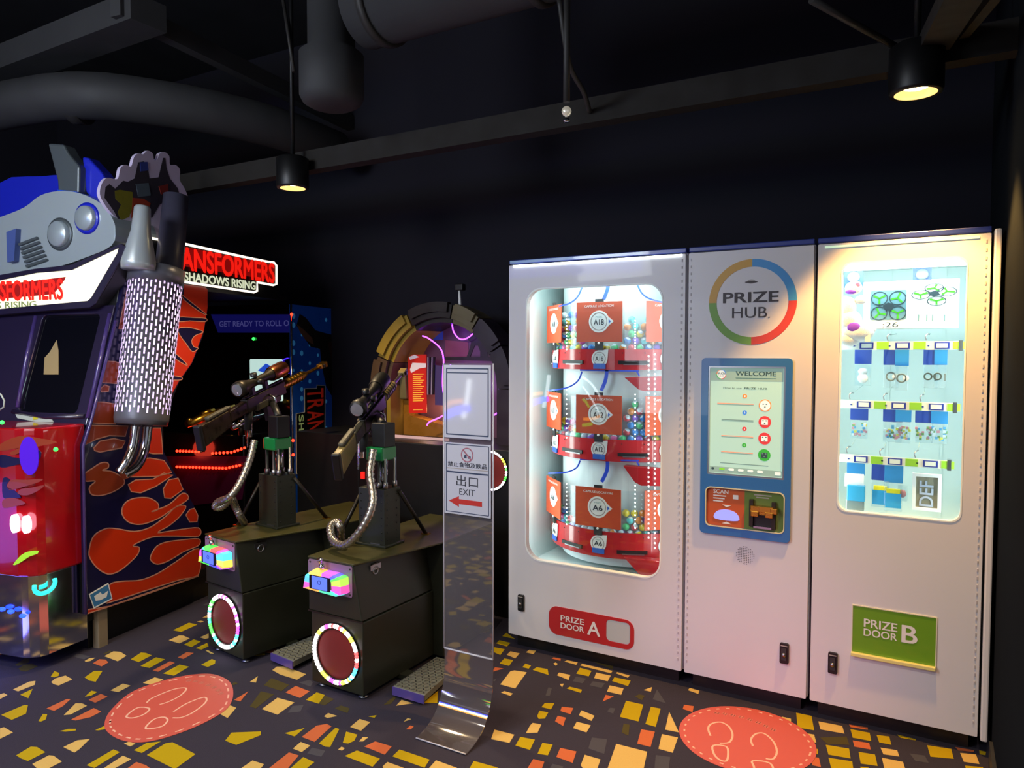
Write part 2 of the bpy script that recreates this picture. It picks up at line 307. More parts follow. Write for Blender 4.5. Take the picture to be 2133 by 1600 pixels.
# coloured chips of the carpet pattern, each a flat shape on the floor; corners read per area (origin, scale)
CHIPS = [
 (0,1340,6.094, """o 0,100 130,55 160,75 0,155|d 60,155 130,105 300,85 270,120 110,155|d 190,280 310,195 370,200 370,245 230,290|d 235,320 300,275 400,255 480,295 330,360 260,350
 g 925,160 980,130 1150,170 1070,205 980,185|c 1075,225 1140,190 1210,185 1150,225 1090,238|o 1180,255 1260,205 1340,210 1375,245 1290,295|c 1325,165 1440,105 1530,112 1605,160 1495,230|y 1660,205 1790,120 1850,125 1925,155 1760,240
 y 1785,290 1980,180 2095,205 1900,315|y 645,425 690,355 750,380 745,415 690,435|c 650,495 700,450 830,412 920,460 745,538 680,520|y 1075,435 1190,355 1300,355 1215,490 1130,475|c 1815,505 1965,435 2075,465 1920,530
 c 165,590 370,490 450,480 440,530 230,612|y 258,655 415,580 360,700|c 0,650 50,635 95,660 0,710|c 1405,600 1560,515 1655,540 1500,622|y 1078,680 1160,605 1235,620 1160,665|o 1125,720 1280,645 1365,680 1210,757
 o 590,830 850,710 895,712 800,800 690,860|y 15,912 310,785 355,790 330,895 150,975|c 810,915 960,765 1040,765 1105,795 900,905|o 905,970 1190,825 1285,870 1150,940 960,982|y 488,990 545,900 600,905 580,970 520,997
 y 760,1118 870,1090 965,1090 960,1110 830,1125|y 1210,1105 1330,1050 1345,1090 1250,1108|c 0,1085 50,1068 165,1135 0,1215|c 805,1320 980,1235 1140,1218 1010,1345 945,1390|y 205,1425 390,1315 470,1320 575,1385 355,1497 270,1465
 c 410,1535 620,1425 680,1430 785,1505 600,1600 480,1600|y 1100,1550 1440,1350 1520,1385 1200,1585|c 1300,1600 1560,1430 1665,1475 1420,1610|o 1590,1610 1730,1510 1850,1550 1920,1600 1800,1640
 c 1575,1275 1640,1250 1720,1280 1650,1312|y 1700,1360 1860,1270 2040,1250 1800,1395|y 1865,1420 2100,1275 2190,1260 2480,1410 2220,1600"""),
 (200,1240,6.094, """o 720,955 940,840 1000,860 790,972|y 855,995 1060,882 1180,910 990,1022|o 1040,790 1150,725 1240,735 1110,810|y 980,445 1180,350 1285,375 1080,467|c 1285,335 1330,325 1370,333 1330,347|c 1355,285 1425,245 1430,285
 c 925,572 1055,512 1110,515 1190,550 1060,612|y 1118,628 1240,562 1330,590 1215,658|y 1268,675 1410,607 1430,650 1340,692|c 1320,535 1430,487 1430,545 1385,557|c 1393,705 1420,700 1495,742 1450,740|y 1335,885 1470,812 1515,830 1510,870 1420,912
 c 595,1115 740,1045 855,1075 710,1140|d 90,745 170,705 200,715 120,750|c 1955,1100 2055,1030 2030,1110|c 1575,1510 1700,1400 1780,1430 1670,1560|d 1720,1130 1760,1100 1800,1120 1750,1145"""),
 (450,1380,7.11, """c 835,115 900,65 1010,62 1335,175 1200,258 950,180|d 505,270 620,205 575,305|d 705,340 820,235 1085,335 970,428|o 1030,445 1180,350 1385,430 1245,528|y 1335,555 1490,445 1610,485 1520,612|d 1525,612 1610,495 1750,545 1610,640
 o 270,555 480,430 360,580|d 500,655 665,430 860,475 590,682|c 680,692 910,525 1160,595 910,775|d 1755,685 1850,640 1980,680 1945,752|c 1600,800 1660,752 1795,795 1650,825|g 1060,750 1130,650 1300,630 1250,730
 y 135,1160 230,1042 665,1025 660,1080 300,1225|y 1020,1050 1310,975 1165,1098|o 1270,1105 1490,940 1640,912 1710,950 1460,1178|y 1525,1200 1770,970 1825,990 1690,1255 1620,1250|c 1140,1278 1255,1180 1395,1235 1270,1330
 o 790,1564 1080,1335 1225,1380 1040,1600 820,1620|y 1110,1564 1290,1405 1455,1480 1280,1620 1150,1620|c 380,1564 540,1455 710,1510 640,1600 420,1620|g 1350,1350 1420,1265 1620,1310 1560,1400|g 1230,300 1390,260 1435,300 1400,360"""),
 (700,1400,7.11, """c 210,815 350,698 505,745 370,872|y 100,1050 150,885 315,930 270,1020 180,1062|c 340,1030 400,965 475,970 400,1030|o 420,1105 580,1030 825,1105 720,1225|y 130,1245 310,1165 650,1285 540,1405|y 835,1250 940,1150 1385,1300 1310,1420
 c 690,1400 760,1335 1000,1422 980,1500 720,1480|c 1380,1422 1480,1310 1790,1422 1700,1500 1400,1500|y 1980,1422 2040,1320 2400,1420 2330,1500 1990,1480|d 705,485 850,370 890,385 810,475|c 890,500 970,415 1135,465|c 1000,740 1060,685 1115,700
 o 1040,850 1100,795 1150,810 1110,850|y 1290,455 1510,280 1500,460|d 1040,365 1090,320 1270,345 1190,405|c 30,1150 80,1110 130,1130 90,1165|y 480,660 600,640 570,680"""),
 (1000,1310,7.11, """y 330,110 390,60 515,150|y 240,215 285,170 450,210 400,262|y 165,330 210,275 365,305 300,388|c 395,385 450,335 585,365 520,438|y 290,515 360,440 490,465 430,550|y 628,570 670,518 755,545 720,592|y 780,610 840,570 1000,600 1015,685
 o 175,640 220,572 345,590|c 300,825 450,630 510,618 690,645 520,885|c 310,945 360,925 485,960 450,995|g 170,770 240,740 220,780|o 1060,440 1090,425 1195,445 1190,475|c 1250,485 1290,468 1445,500 1425,535|c 680,350 730,312 830,325 790,375|c 1485,545 1510,520 1960,625 1940,660
 y 1425,665 1480,580 1650,625 1610,705|c 1140,690 1170,650 1335,685 1310,760|c 1690,730 1720,650 1935,695 1890,778|y 1955,775 1990,720 2230,770 2190,850|c 1880,930 1920,840 2125,885 2090,978|y 1285,885 1330,860 1510,905 1490,950
 c 1085,515 1120,500 1150,520 1125,550|c 1180,820 1240,815 1215,868|o 1815,1080 1860,980 1980,1005|g 1370,780 1420,710 1570,740 1520,810|g 1620,840 1670,780 1850,810 1800,880|y 910,1160 960,1100 1100,1105 1050,1195|o 1190,1220 1210,1155 1380,1175 1340,1265
 y 845,1295 880,1215 1010,1240 960,1330 870,1335|o 1110,1370 1150,1290 1270,1320 1230,1440|c 1465,1280 1500,1210 1695,1290 1650,1365|g 970,990 1010,870 1065,880 1030,1000|d 1500,420 1560,375 1990,450 1960,600"""),
 (960,1450,8.89, """c 1205,690 1280,550 1330,500 1490,530 1420,680|c 560,800 620,625 990,720 900,870|y 1010,920 1100,760 1370,810 1280,1000|y 1420,1070 1510,870 1700,905 1610,1100|o 1770,1130 1840,965 2140,1030 2070,1240|o 1240,1333 1340,1170 1545,1220 1480,1400 1250,1400
 y 160,1320 250,1190 535,1290 480,1400 180,1400|g 1650,1333 1700,1260 1900,1310 1850,1400"""),
 (1190,1400,7.9, """c 730,20 760,5 960,60 930,95|y 670,150 700,85 920,140 880,215|c 1190,298 1330,250 1310,325|y 800,740 900,475 1185,540 1105,815|y 1220,855 1310,575 1470,605 1390,905|c 1545,950 1610,655 1770,995|o 1085,1180 1150,945 1375,985 1305,1235
 c 1435,1265 1490,1025 1755,1080 1670,1330|c 130,735 170,635 385,720 345,810|c 30,925 90,820 320,880 250,995|c 600,1580 740,1185 1250,1315 1190,1600 1100,1660 580,1640|c 155,1535 220,1365 480,1440 420,1620 200,1600|o 1835,610 1855,540 2015,565 1995,660
 g 1340,450 1410,290 1560,520|c 1920,300 1950,265 2110,310 2090,360|g 280,1260 340,1080 590,1110 540,1350|g 1370,1580 1390,1370 1630,1400 1600,1620|g 590,650 640,590 720,600 690,690|d 830,1000 860,850 960,870 940,1050|d 1040,400 1120,370 1210,390 1160,470|g 300,200 350,140 540,180 480,260|g 20,150 60,95 250,120 210,195"""),
 (1600,1440,4.538, """c 122,290 130,242 215,262 218,322 160,315|y 265,205 410,235 435,370 280,345|c 475,287 700,330 722,402 495,362|c 288,388 435,412 455,487 300,460|y 778,360 960,395 975,472 800,440|o 800,467 955,492 970,552 815,525|y 1025,415 1145,430 1165,508 1050,485
 c 1062,535 1220,560 1240,618 1090,597|y 545,508 765,545 780,637 570,600|y 570,630 795,665 805,735 600,740|y 855,575 1010,600 1035,708 875,685|c 1075,630 1275,670 1310,780 1110,780|y 1503,512 1730,548 1755,640 1535,620|c 1815,585 1965,600 1998,690 1850,668|y 1860,705 2030,720 2050,790 1890,790
 y 340,515 470,550 470,597 390,580|o 385,620 480,630 500,720 420,700|y 1220,412 1395,455 1395,465 1250,440|o 1770,530 1945,560 1945,575 1800,560|y 1995,560 2060,575 2055,605 2000,595|g 1340,590 1480,610 1520,680 1390,660|o 765,315 945,345 940,365 780,340|y 870,715 950,722 950,745 880,745|d 490,440 740,430 770,510 560,500"""),
]
taken = []
for ox, oy, sc, txt in CHIPS:
    for item in txt.replace('\n', '|').split('|'):
        t = item.split()
        if len(t) < 4: continue
        pts = [tuple(float(k) for k in q.split(',')) for q in t[1:]]
        q = FL.pxs([(ox+x/sc, oy+y/sc) for x, y in pts])
        ce = (sum(a for a, b in q)/len(q), sum(b for a, b in q)/len(q))
        if any((ce[0]-a)**2+(ce[1]-b)**2 < .0006 for a, b in taken): continue
        m.plate(FL, q, [], -.002, .0008, CH[t[0]])
        taken.append((sum(a for a, b in q)/len(q), sum(b for a, b in q)/len(q)))
rnd = random.Random(3)
for i in range(-52, 22):                                           # the same pattern where the photo sees little or nothing of the floor
    for j in range(-14, 42):
        x = i*.125+rnd.uniform(-.03, .03)+.02*j*.3; y = j*.105+rnd.uniform(-.03, .03)
        d = V3((x, y, 0))-_O; z = d.dot(_FW)
        if z > .1:
            px = 1066.5+CAM['f']*d.dot(_R)/z; py = 800-CAM['f']*d.dot(_U)/z
            vis = (-60 < px < 2100 and 1340 < py < 1640) or (200 < px < 2100 and 1240 < py < 1640)
            if vis and not (430 < px < 925 and py < 1370): continue
        if any((x-a)**2+(y-b)**2 < .012 for a, b in taken): continue
        a0 = rnd.uniform(-.35, .35)+(.5 if rnd.random() < .3 else 0); a = rnd.uniform(.02, .055); b = rnd.uniform(.012, .045)
        pts = [(-a*rnd.uniform(.6, 1), -b), (a, -b*rnd.uniform(.4, 1)), (a*rnd.uniform(.6, 1), b), (-a, b*rnd.uniform(.5, 1))]
        if rnd.random() < .25: pts = pts[:3]
        m.plate(FL, [(x+p*cos(a0)-q*sin(a0), y+p*sin(a0)+q*cos(a0)) for p, q in pts], [], -.002, .0008, CH[rnd.choice('yyyccoodgg')])
struct('floor', m)
struct('wall_back', MB().box(-8, WALL_X+.5, BACK_Y, BACK_Y+.1, 0, 4.0, 'wall_black'))
m = MB().box(WALL_X, WALL_X+.5, 2.05, BACK_Y, 0, 4.0, 'wall_side'); struct('wall_right', m)
struct('trim_1', MB().box(WALL_X-.012, WALL_X, 2.05, 3.22, 0, .09, 'dark_grey'))
struct('wall_left', MB().box(-8.1, -8, -3, BACK_Y+.1, 0, 4.0, 'wall_black'))
struct('ceiling', MB().box(-8.1, 3, -3, BACK_Y+.1, 4.0, 4.1, 'ceil_black'))
# ---- overhead: rail the lamps hang in front of, ducts, beams, pipes (all painted dark)
mat('beam_brown', '1b1713', .9, noise=.25, nscale=10)
m = MB().box(-8, WALL_X, 3.02, 3.10, 2.555, 2.665, 'beam_brown')
tag(obj('lighting_rail', m), 'long dark steel rail hung across the room behind the two downlights', 'rail')
def px_at(px, py, z): return at(px, py, 2, z)
m = MB(); a = V3((-2.3, 2.62, 3.1)); b = V3((WALL_X-.01, 2.62, 3.1))
m.tube([a, b], .17, 'duct', 28)
for x in (-1.42, -.55, -2.2): m.rev((x, 2.62, 3.1), (1, 0, 0), [(0, .17), (0, .185), (.035, .185), (.035, .17)], 'pipe_dark', 28)
tag(obj('air_duct', m), 'fat round grey duct running over the capsule machine towards the right wall', 'duct')
m = MB(); q = at(735, 180, 1, 2.72)
q.x = -2.50; m.rev((q.x, 2.62, q.z-.12), (0, 0, 1), [(0, .001), (0, .10), (.02, .135), (.05, .15), (.24, .15), (.27, .11), (.9, .11)], 'duct', 28)
tag(obj('duct_outlet', m), 'round drum-shaped duct outlet hanging at the left end of the fat duct', 'duct')
m = MB(); m.tube(smooth3([at(-160, 262, 2, 3.0), at(110, 203, 2, 3.0), at(330, 215, 2, 3.0), at(560, 262, 2, 3.0), at(700, 312, 2, 3.0)], 4), .13, 'duct', 24); m.tube([at(150, 205, 2, 3.0), at(175, 205, 2, 3.0)], .145, 'pipe_dark', 24)
tag(obj('air_duct', m), 'bent grey duct above the truck-shaped arcade cabinet', 'duct')
def beam(name, p, q, wd, ht, mt, label, cat):
    p, q = V3(p), V3(q); d = (q-p).normalized(); sx = d.cross(V3((0, 0, 1))).normalized(); up = sx.cross(d)
    vs = [e+sx*i*wd/2+up*j*ht/2 for e in (p, q) for j in (-1, 1) for i in (-1, 1)]
    mm = MB().add(vs, [(0, 2, 3, 1), (4, 5, 7, 6), (0, 1, 5, 4), (2, 6, 7, 3), (0, 4, 6, 2), (1, 3, 7, 5)], mt)
    tag(obj(name, mm), label, cat)
beam('ceiling_beam', at(-60, 165, 2, 3.3), at(310, 25, 2, 3.3), .20, .14, 'duct', 'broad grey beam crossing the ceiling top left', 'beam')
beam('ceiling_beam', at(240, 12, 2, 3.3), at(840, 312, 2, 3.3), .07, .10, 'duct', 'thin beam slanting from the top left towards the back wall', 'beam')
beam('ceiling_beam', at(2030, -60, 1, 2.2), at(1945, 92, 1, 3.0), .10, .05, 'beam_brown', 'short brown beam near the top right corner', 'beam')
beam('ceiling_beam', at(2110, -60, 1, 2.3), at(1990, 90, 1, 3.2), .03, .04, 'beam_brown', 'thin brown strut beside the short beam top right', 'beam')
tag(obj('ceiling_pipe', MB().tube([at(1690, 0, 1, 2.6), at(1780, 50, 1, 2.8), at(1880, 105, 1, 3.0)], .012, 'pipe_dark', 8)), 'thin dark conduit sloping down towards the right downlight', 'pipe')
tag(obj('hanging_cable', MB().tube(smooth3([V3((at(1165, 60, 1, 2.62).x, 2.62, 2.912)), at(1185, 130, 1, 2.7), at(1215, 190, 1, 2.85), V3((at(1226, 235, 1, 3.0).x, 3.01, 2.6))]), .011, 'pipe_dark', 8)), 'dark cable drooping from the fat duct towards the lighting rail', 'cable')
for (p, q, l) in ((at(590, 0, 1, 2.9), at(612, 150, 1, 2.9), 'dark hanger rod left of the drum-shaped duct outlet'), (at(660, 0, 1, 2.9), at(672, 170, 1, 2.9), 'dark hanger rod at the drum-shaped duct outlet')):
    tag(obj('hanger_rod', MB().tube([p, q], .01, 'pipe_dark', 6)), l, 'rod')
t = thing('sprinkler', 'small bright metal sprinkler head hanging under the dark ceiling', 'sprinkler', at(1180, 232, 1, 2.3))
p = at(1180, 232, 1, 2.3)
obj('pipe', MB().tube([p+V3((0, 0, .5)), p+V3((0, 0, .03))], .012, 'pipe_dark', 8), t)
obj('sprinkler_head', MB().ball(p, .017, mat('bright_metal', 'e8e4d8', .25, .8, 'fff4dc', .25)).rev(p-V3((0, 0, .035)), (0, 0, 1), [(0, .001), (0, .012), (.005, .012), (.02, .004)], 'chrome', 12), t)
# ---- the two downlights in view
glow('lamp_warm', 'ffe2a0', 30)
for k, (x, y, z, e, r) in enumerate(DOWN):
    t = thing('ceiling_downlight', ['warm glowing downlight above the prize cabinet with drone box', 'small warm glowing downlight above the rifle pedestals'][k], 'light', (x, y, z), 0, None)
    obj('housing', MB().rev((x, y, z), (0, 0, 1), [(.0, .068), (0, .084), (.01, .087), (.16, .087), (.17, .07), (.17, 0)], 'black', 28), t)
    obj('stem', MB().tube([(x, y, z+.17), (x, y, 4.0)], .012, 'black', 8), t)
    obj('reflector', MB().rev((x, y, z), (0, 0, 1), [(.001, .083), (.003, .066), (.03, .048)], mat('reflector', 'd8c48a', .25, 1.0, 'ffcf7a', 1.6), 28), t)
    obj('lamp_disc', MB().rev((x, y, z+.03), (0, 0, -1), [(0, .047), (.008, .04), (.012, 0)], 'lamp_warm', 24), t)
    lamp('overhead_spot', 'SPOT', (x, y, z-.02), e, (1, .52, .13) if k == 0 else WARM, (x, y-.02, 0), spot_size=radians([86, 110][k]), spot_blend=[.25, .5][k], shadow_soft_size=.04)
# ---- round distance stickers on the carpet
mat('sticker', 'c85648', .5, noise=.05); mat('sticker_line', 'eab49a', .5); mat('sticker_text', 'd27a68', .5)
def floor_sticker(out, label, lines, marks):
    cx = sum(a for a, b in out)/len(out); cy = sum(b for a, b in out)/len(out)
    t = thing('floor_sticker', label, 'sticker', (cx, cy, 0)); m = MB().plate(FL, out, [], .0006, .002, 'sticker'); obj('sticker_sheet', m, t)
    m = MB(); L = len(out); ins = [(cx+(a-cx)*.92, cy+(b-cy)*.92) for a, b in out]; st = max(3, L//26)
    for i in range(0, L, st):
        sg = [ins[(i+k) % L] for k in range(st//2+1)]
        if len(sg) > 1: m.outline(FL, sg, .007, .002, .0026, 'sticker_line', False)
    obj('dashed_border', m, t)
    m = MB()
    for l, cl in lines: m.outline(FL, smooth_loop(l, 4, cl), .008, .002, .0026, 'sticker_line', cl)
    obj('footprint_outline', m, t, label='pale outlines of two shoe soles')
    m = MB()
    for a, b, an in marks:
        for du, dv, su, sv in ((0, .006, .012, .002), (0, -.006, .012, .002), (-.006, 0, .002, .010), (.005, 0, .002, .012), (0, 0, .01, .0015)):
            m.plate(FL, [(a+(du+i*su)*cos(an)-(dv+j*sv)*sin(an), b+(du+i*su)*sin(an)+(dv+j*sv)*cos(an)) for i, j in ((-1, -1), (1, -1), (1, 1), (-1, 1))], [], .002, .0026, 'sticker_text')
    obj('printed_characters', m, t)
z7 = lambda P: FL.pxs([(x/2.963, 1300+y/2.963) for x, y in P])
outl = smooth_loop(z7([(645,620),(680,540),(800,430),(960,365),(1150,320),(1300,310),(1400,345),(1437,400),(1430,480),(1370,550),(1200,640),(1000,710),(850,733),(740,715),(665,670)]), 7)
mk = z7([(1165,352),(1205,357),(1245,365),(1285,378),(1320,394),(1348,412),(1362,432)])
floor_sticker(outl, 'round red sticker with shoe outlines on the carpet in front of the left rifle pedestal',
  [(z7([(905,490),(940,460),(1060,410),(1130,397),(1150,407),(1110,447),(1040,483),(985,500)]), False), (z7([(780,572),(850,520),(922,525),(890,560),(820,583)]), True),
   (z7([(1070,545),(1150,495),(1245,458),(1275,463),(1262,495),(1190,550),(1120,580),(1065,582)]), False), (z7([(900,640),(950,592),(1010,578),(1035,598),(1000,635),(920,650)]), True)],
  [(a, b, -.9-.12*i) for i, (a, b) in enumerate(mk)])
z8 = lambda P: FL.pxs([(980+x/2.601, 1340+y/2.601) for x, y in P])
outr = circ(-.6276, 2.9585, .261, 100)
mk = z8([(1335,382),(1378,386),(1422,394),(1468,404),(1514,418),(1560,434),(1600,452),(1640,472)])
floor_sticker(outr, 'round red sticker with shoe outlines on the carpet before the prize kiosk',
  [(z8([(1300,505),(1288,465),(1305,440),(1355,431),(1400,455),(1420,500),(1402,540),(1350,545)]), False), (z8([(1315,558),(1385,563),(1396,605),(1385,642),(1345,632),(1318,600)]), True),
   (z8([(1530,560),(1520,525),(1545,495),(1590,492),(1640,535),(1660,590),(1640,630),(1600,628)]), False), (z8([(1530,640),(1620,652),(1640,700),(1600,735),(1550,710),(1535,670)]), True)],
  [(a, b, -.35+.03*i) for i, (a, b) in enumerate(mk)])

# ================================================================== PRIZE CABINETS
MF = Frame((0, MACH_Y, 0), (1, 0, 0), (0, 0, 1))                   # shared front plane, w = towards the aisle
DEPTH = 1.0
def cabinet(name, label, x0, x1, hole=None, inner_y=None, trim='white_paint'):
    t = thing(name, label, 'vending machine', ((x0+x1)/2, MACH_Y+.4, 0))
    m = MB(); y0, y1 = MACH_Y+.032, MACH_Y+DEPTH
    m.box(x0, x0+.018, y0, y1, .07, 1.99, 'white_paint'); m.box(x1-.018, x1, y0, y1, .07, 1.99, 'white_paint')
    m.box(x0+.018, x1-.018, y1-.018, y1, .07, 1.99, 'white_paint'); m.box(x0+.018, x1-.018, y0, y1-.018, 1.93, 1.99, 'white_paint'); m.box(x0+.018, x1-.018, y0, y1-.018, .07, .40, 'white_paint')
    obj('body', m, t, .002)
    obj('plinth', MB().box(x0+.03, x1-.03, MACH_Y+.05, y1-.04, 0, .07, 'black'), t)
    outer = rrect(x0+.003, .072, x1-.003, 1.985, .004, 2); m = MB().plate(MF, outer, [hole] if hole else [], -.03, 0, 'white_paint')
    obj('front_door', m, t, .002)
    return t
def lock(t, px, py, wpx, hpx, n=''):
    u, v = MF.px(px, py); m = MB(); m.plate(MF, rrect(u-wpx, v-hpx, u+wpx, v+hpx, .006, 3), [], 0, .012, 'black')
    L = obj('lock', m, t, .002); m = MB()
    m.plate(MF, rrect(u-wpx*.6, v-hpx*.62, u+wpx*.6, v+hpx*.55, .004, 3), [], .012, .018, 'dark_grey'); m.rev(MF.p(u, v-hpx*.1, .018), MF.N, [(0, .009), (.004, .009), (.004, 0)], 'steel', 14)
    m.plate(MF, rrect(u-wpx*.8, v+hpx*.72, u+wpx*.8, v+hpx*.80, .001, 2), [], .012, .0135, 'grey_text')
    obj('lock_cylinder', m, L)
XA0, XA1, XB0, XB1, XC0, XC1 = -1.913, -.986, -.978, -.447, -.438, .168
# ---- A: capsule carousel
ha = rrect(MF.px(1095, 880)[0], MF.px(1240, 1188)[1], MF.px(1379, 880)[0], MF.px(1250, 594)[1], .085, 8)
A = cabinet('capsule_vending_cabinet', 'tall pale cabinet with a lit window onto three red rings of capsules', XA0, XA1, ha)
AX, AY, AR = -1.45, 3.81, .432
lx0, lx1, lz0, lz1, ly = XA0+.019, XA1-.019, .405, 1.925, MACH_Y+DEPTH-.02
m = MB().box(lx0, lx0+.004, MACH_Y+.034, ly, lz0, lz1, 'liner').box(lx1-.004, lx1, MACH_Y+.034, ly, lz0, lz1, 'liner').box(lx0, lx1, ly-.004, ly, lz0, lz1, 'liner').box(lx0, lx1, MACH_Y+.034, ly, lz0, lz0+.004, 'liner').box(lx0, lx1, MACH_Y+.034, ly, lz1-.004, lz1, 'liner')
obj('inner_liner', m, A)
us = [a for a, b in ha]; vs_ = [b for a, b in ha]
obj('window_pane', MB().plate(MF, rrect(min(us)-.02, min(vs_)-.02, max(us)+.02, max(vs_)+.02, .09, 6), [], -.036, -.031, 'glass'), A)
def inset(l, d):
    cu = (min(a for a, b in l)+max(a for a, b in l))/2; cv = (min(b for a, b in l)+max(b for a, b in l))/2
    w_ = max(a for a, b in l)-cu; h_ = max(b for a, b in l)-cv
    return [(cu+(a-cu)*(w_+d)/w_, cv+(b-cv)*(h_+d)/h_) for a, b in l]
obj('window_gasket', MB().plate(MF, inset(ha, .001), [inset(ha, -.005)], -.03, .002, mat('gasket', 'eef4f2', .4)), A)
obj('top_light_strip', MB().fbox(MF, XA0+.03, XA1-.02, 1.974, 1.984, 0, .004, glow('strip_white', 'eefcff', 6)), A, label='glowing white strip along the top edge')
mat('hinge_dot', 'b4b0b6', .5)
m = MB()
for k in range(60): m.box(XA1-.022, XA1-.016, MACH_Y-.002, MACH_Y, .12+k*.031, .132+k*.031, 'hinge_dot')
obj('hinge', m, A)
def dpt(th, r, z): a = radians(th); return V3((AX+r*sin(a), AY-r*cos(a), z))
def drum_px(px, py, r):
    d = ray(px, py); ox, oy = _O.x-AX, _O.y-AY; a = d.x**2+d.y**2; b = 2*(ox*d.x+oy*d.y); c = ox*ox+oy*oy-r*r; D = max(0, b*b-4*a*c); t = (-b-math.sqrt(D))/(2*a); return _O+d*t
def ring(m, r0, r1, z0, z1, mt, a0=-180, a1=180, n=72, smooth=True):
    full = a1-a0 >= 360; k = n if full else n+1; vs = []
    for i in range(k):
        th = a0+(a1-a0)*i/n; vs += [dpt(th, r0, z0), dpt(th, r1, z0), dpt(th, r1, z1), dpt(th, r0, z1)]
    fs = []
    for i in range(n):
        j = (i+1) % k
        for a in range(4): b = (a+1) % 4; fs.append((i*4+a, j*4+a, j*4+b, i*4+b))
    if not full: fs += [(0, 1, 2, 3), ((k-1)*4+3, (k-1)*4+2, (k-1)*4+1, (k-1)*4)]
    return m.add(vs, fs, mt, False)
obj('centre_column', ring(MB(), .05, .37, .46, 1.92, mat('core_white', 'd4e2e4', .5)), A)
TI = [('A18', 1.455, 1.556, 1.592, 1.79), ('A12', 1.000, 1.108, 1.136, 1.328), ('A6', .515, .645, .668, .865)]
def card_frame(th, r=AR+.012): a = radians(th); return Frame(dpt(th, r, 0), (cos(a), sin(a), 0), (0, 0, 1))
CAPC = {'yellow': 'f2d21c', 'green': '4fca7a', 'blue': '2a86d8', 'pink': 'e64f9a', 'purple': '8a4fc8', 'red': 'e03c48', 'white': 'e6ecf2', 'orange': 'ee8a2a', 'teal': '5fd0d0'}
for k_, c_ in CAPC.items(): mat('capsule_'+k_, c_, .25, coat=.5)
mat('capsule_clear', 'dce8ee', .15, coat=.6)
glow('led_dot', 'f6fffc', 10)
caps = {}
def capsule(col, loc, label, group, rot):
    if col not in caps:
        m = MB(); m.ball((0, 0, 0), .0188, 'capsule_'+col, 12, 8)
        for i, f in enumerate(m.f):
            if sum(m.v[k][2] for k in f)/len(f) > .0135: m.mi[i] = m._m('capsule_clear')
        me = bpy.data.meshes.new('capsule'); me.from_pydata(m.v, [], m.f)
        for q in m.m: me.materials.append(q)
        me.polygons.foreach_set('material_index', m.mi); me.polygons.foreach_set('use_smooth', m.sm); caps[col] = me
        o = bpy.data.objects.new('capsule', me)
        caps[col] = o; first = o
    else: first = caps[col].copy()
    COL.objects.link(first); first.location = loc; first.rotation_euler = rot
    tag(first, label, 'capsule', group); return first
rnd = random.Random(11)
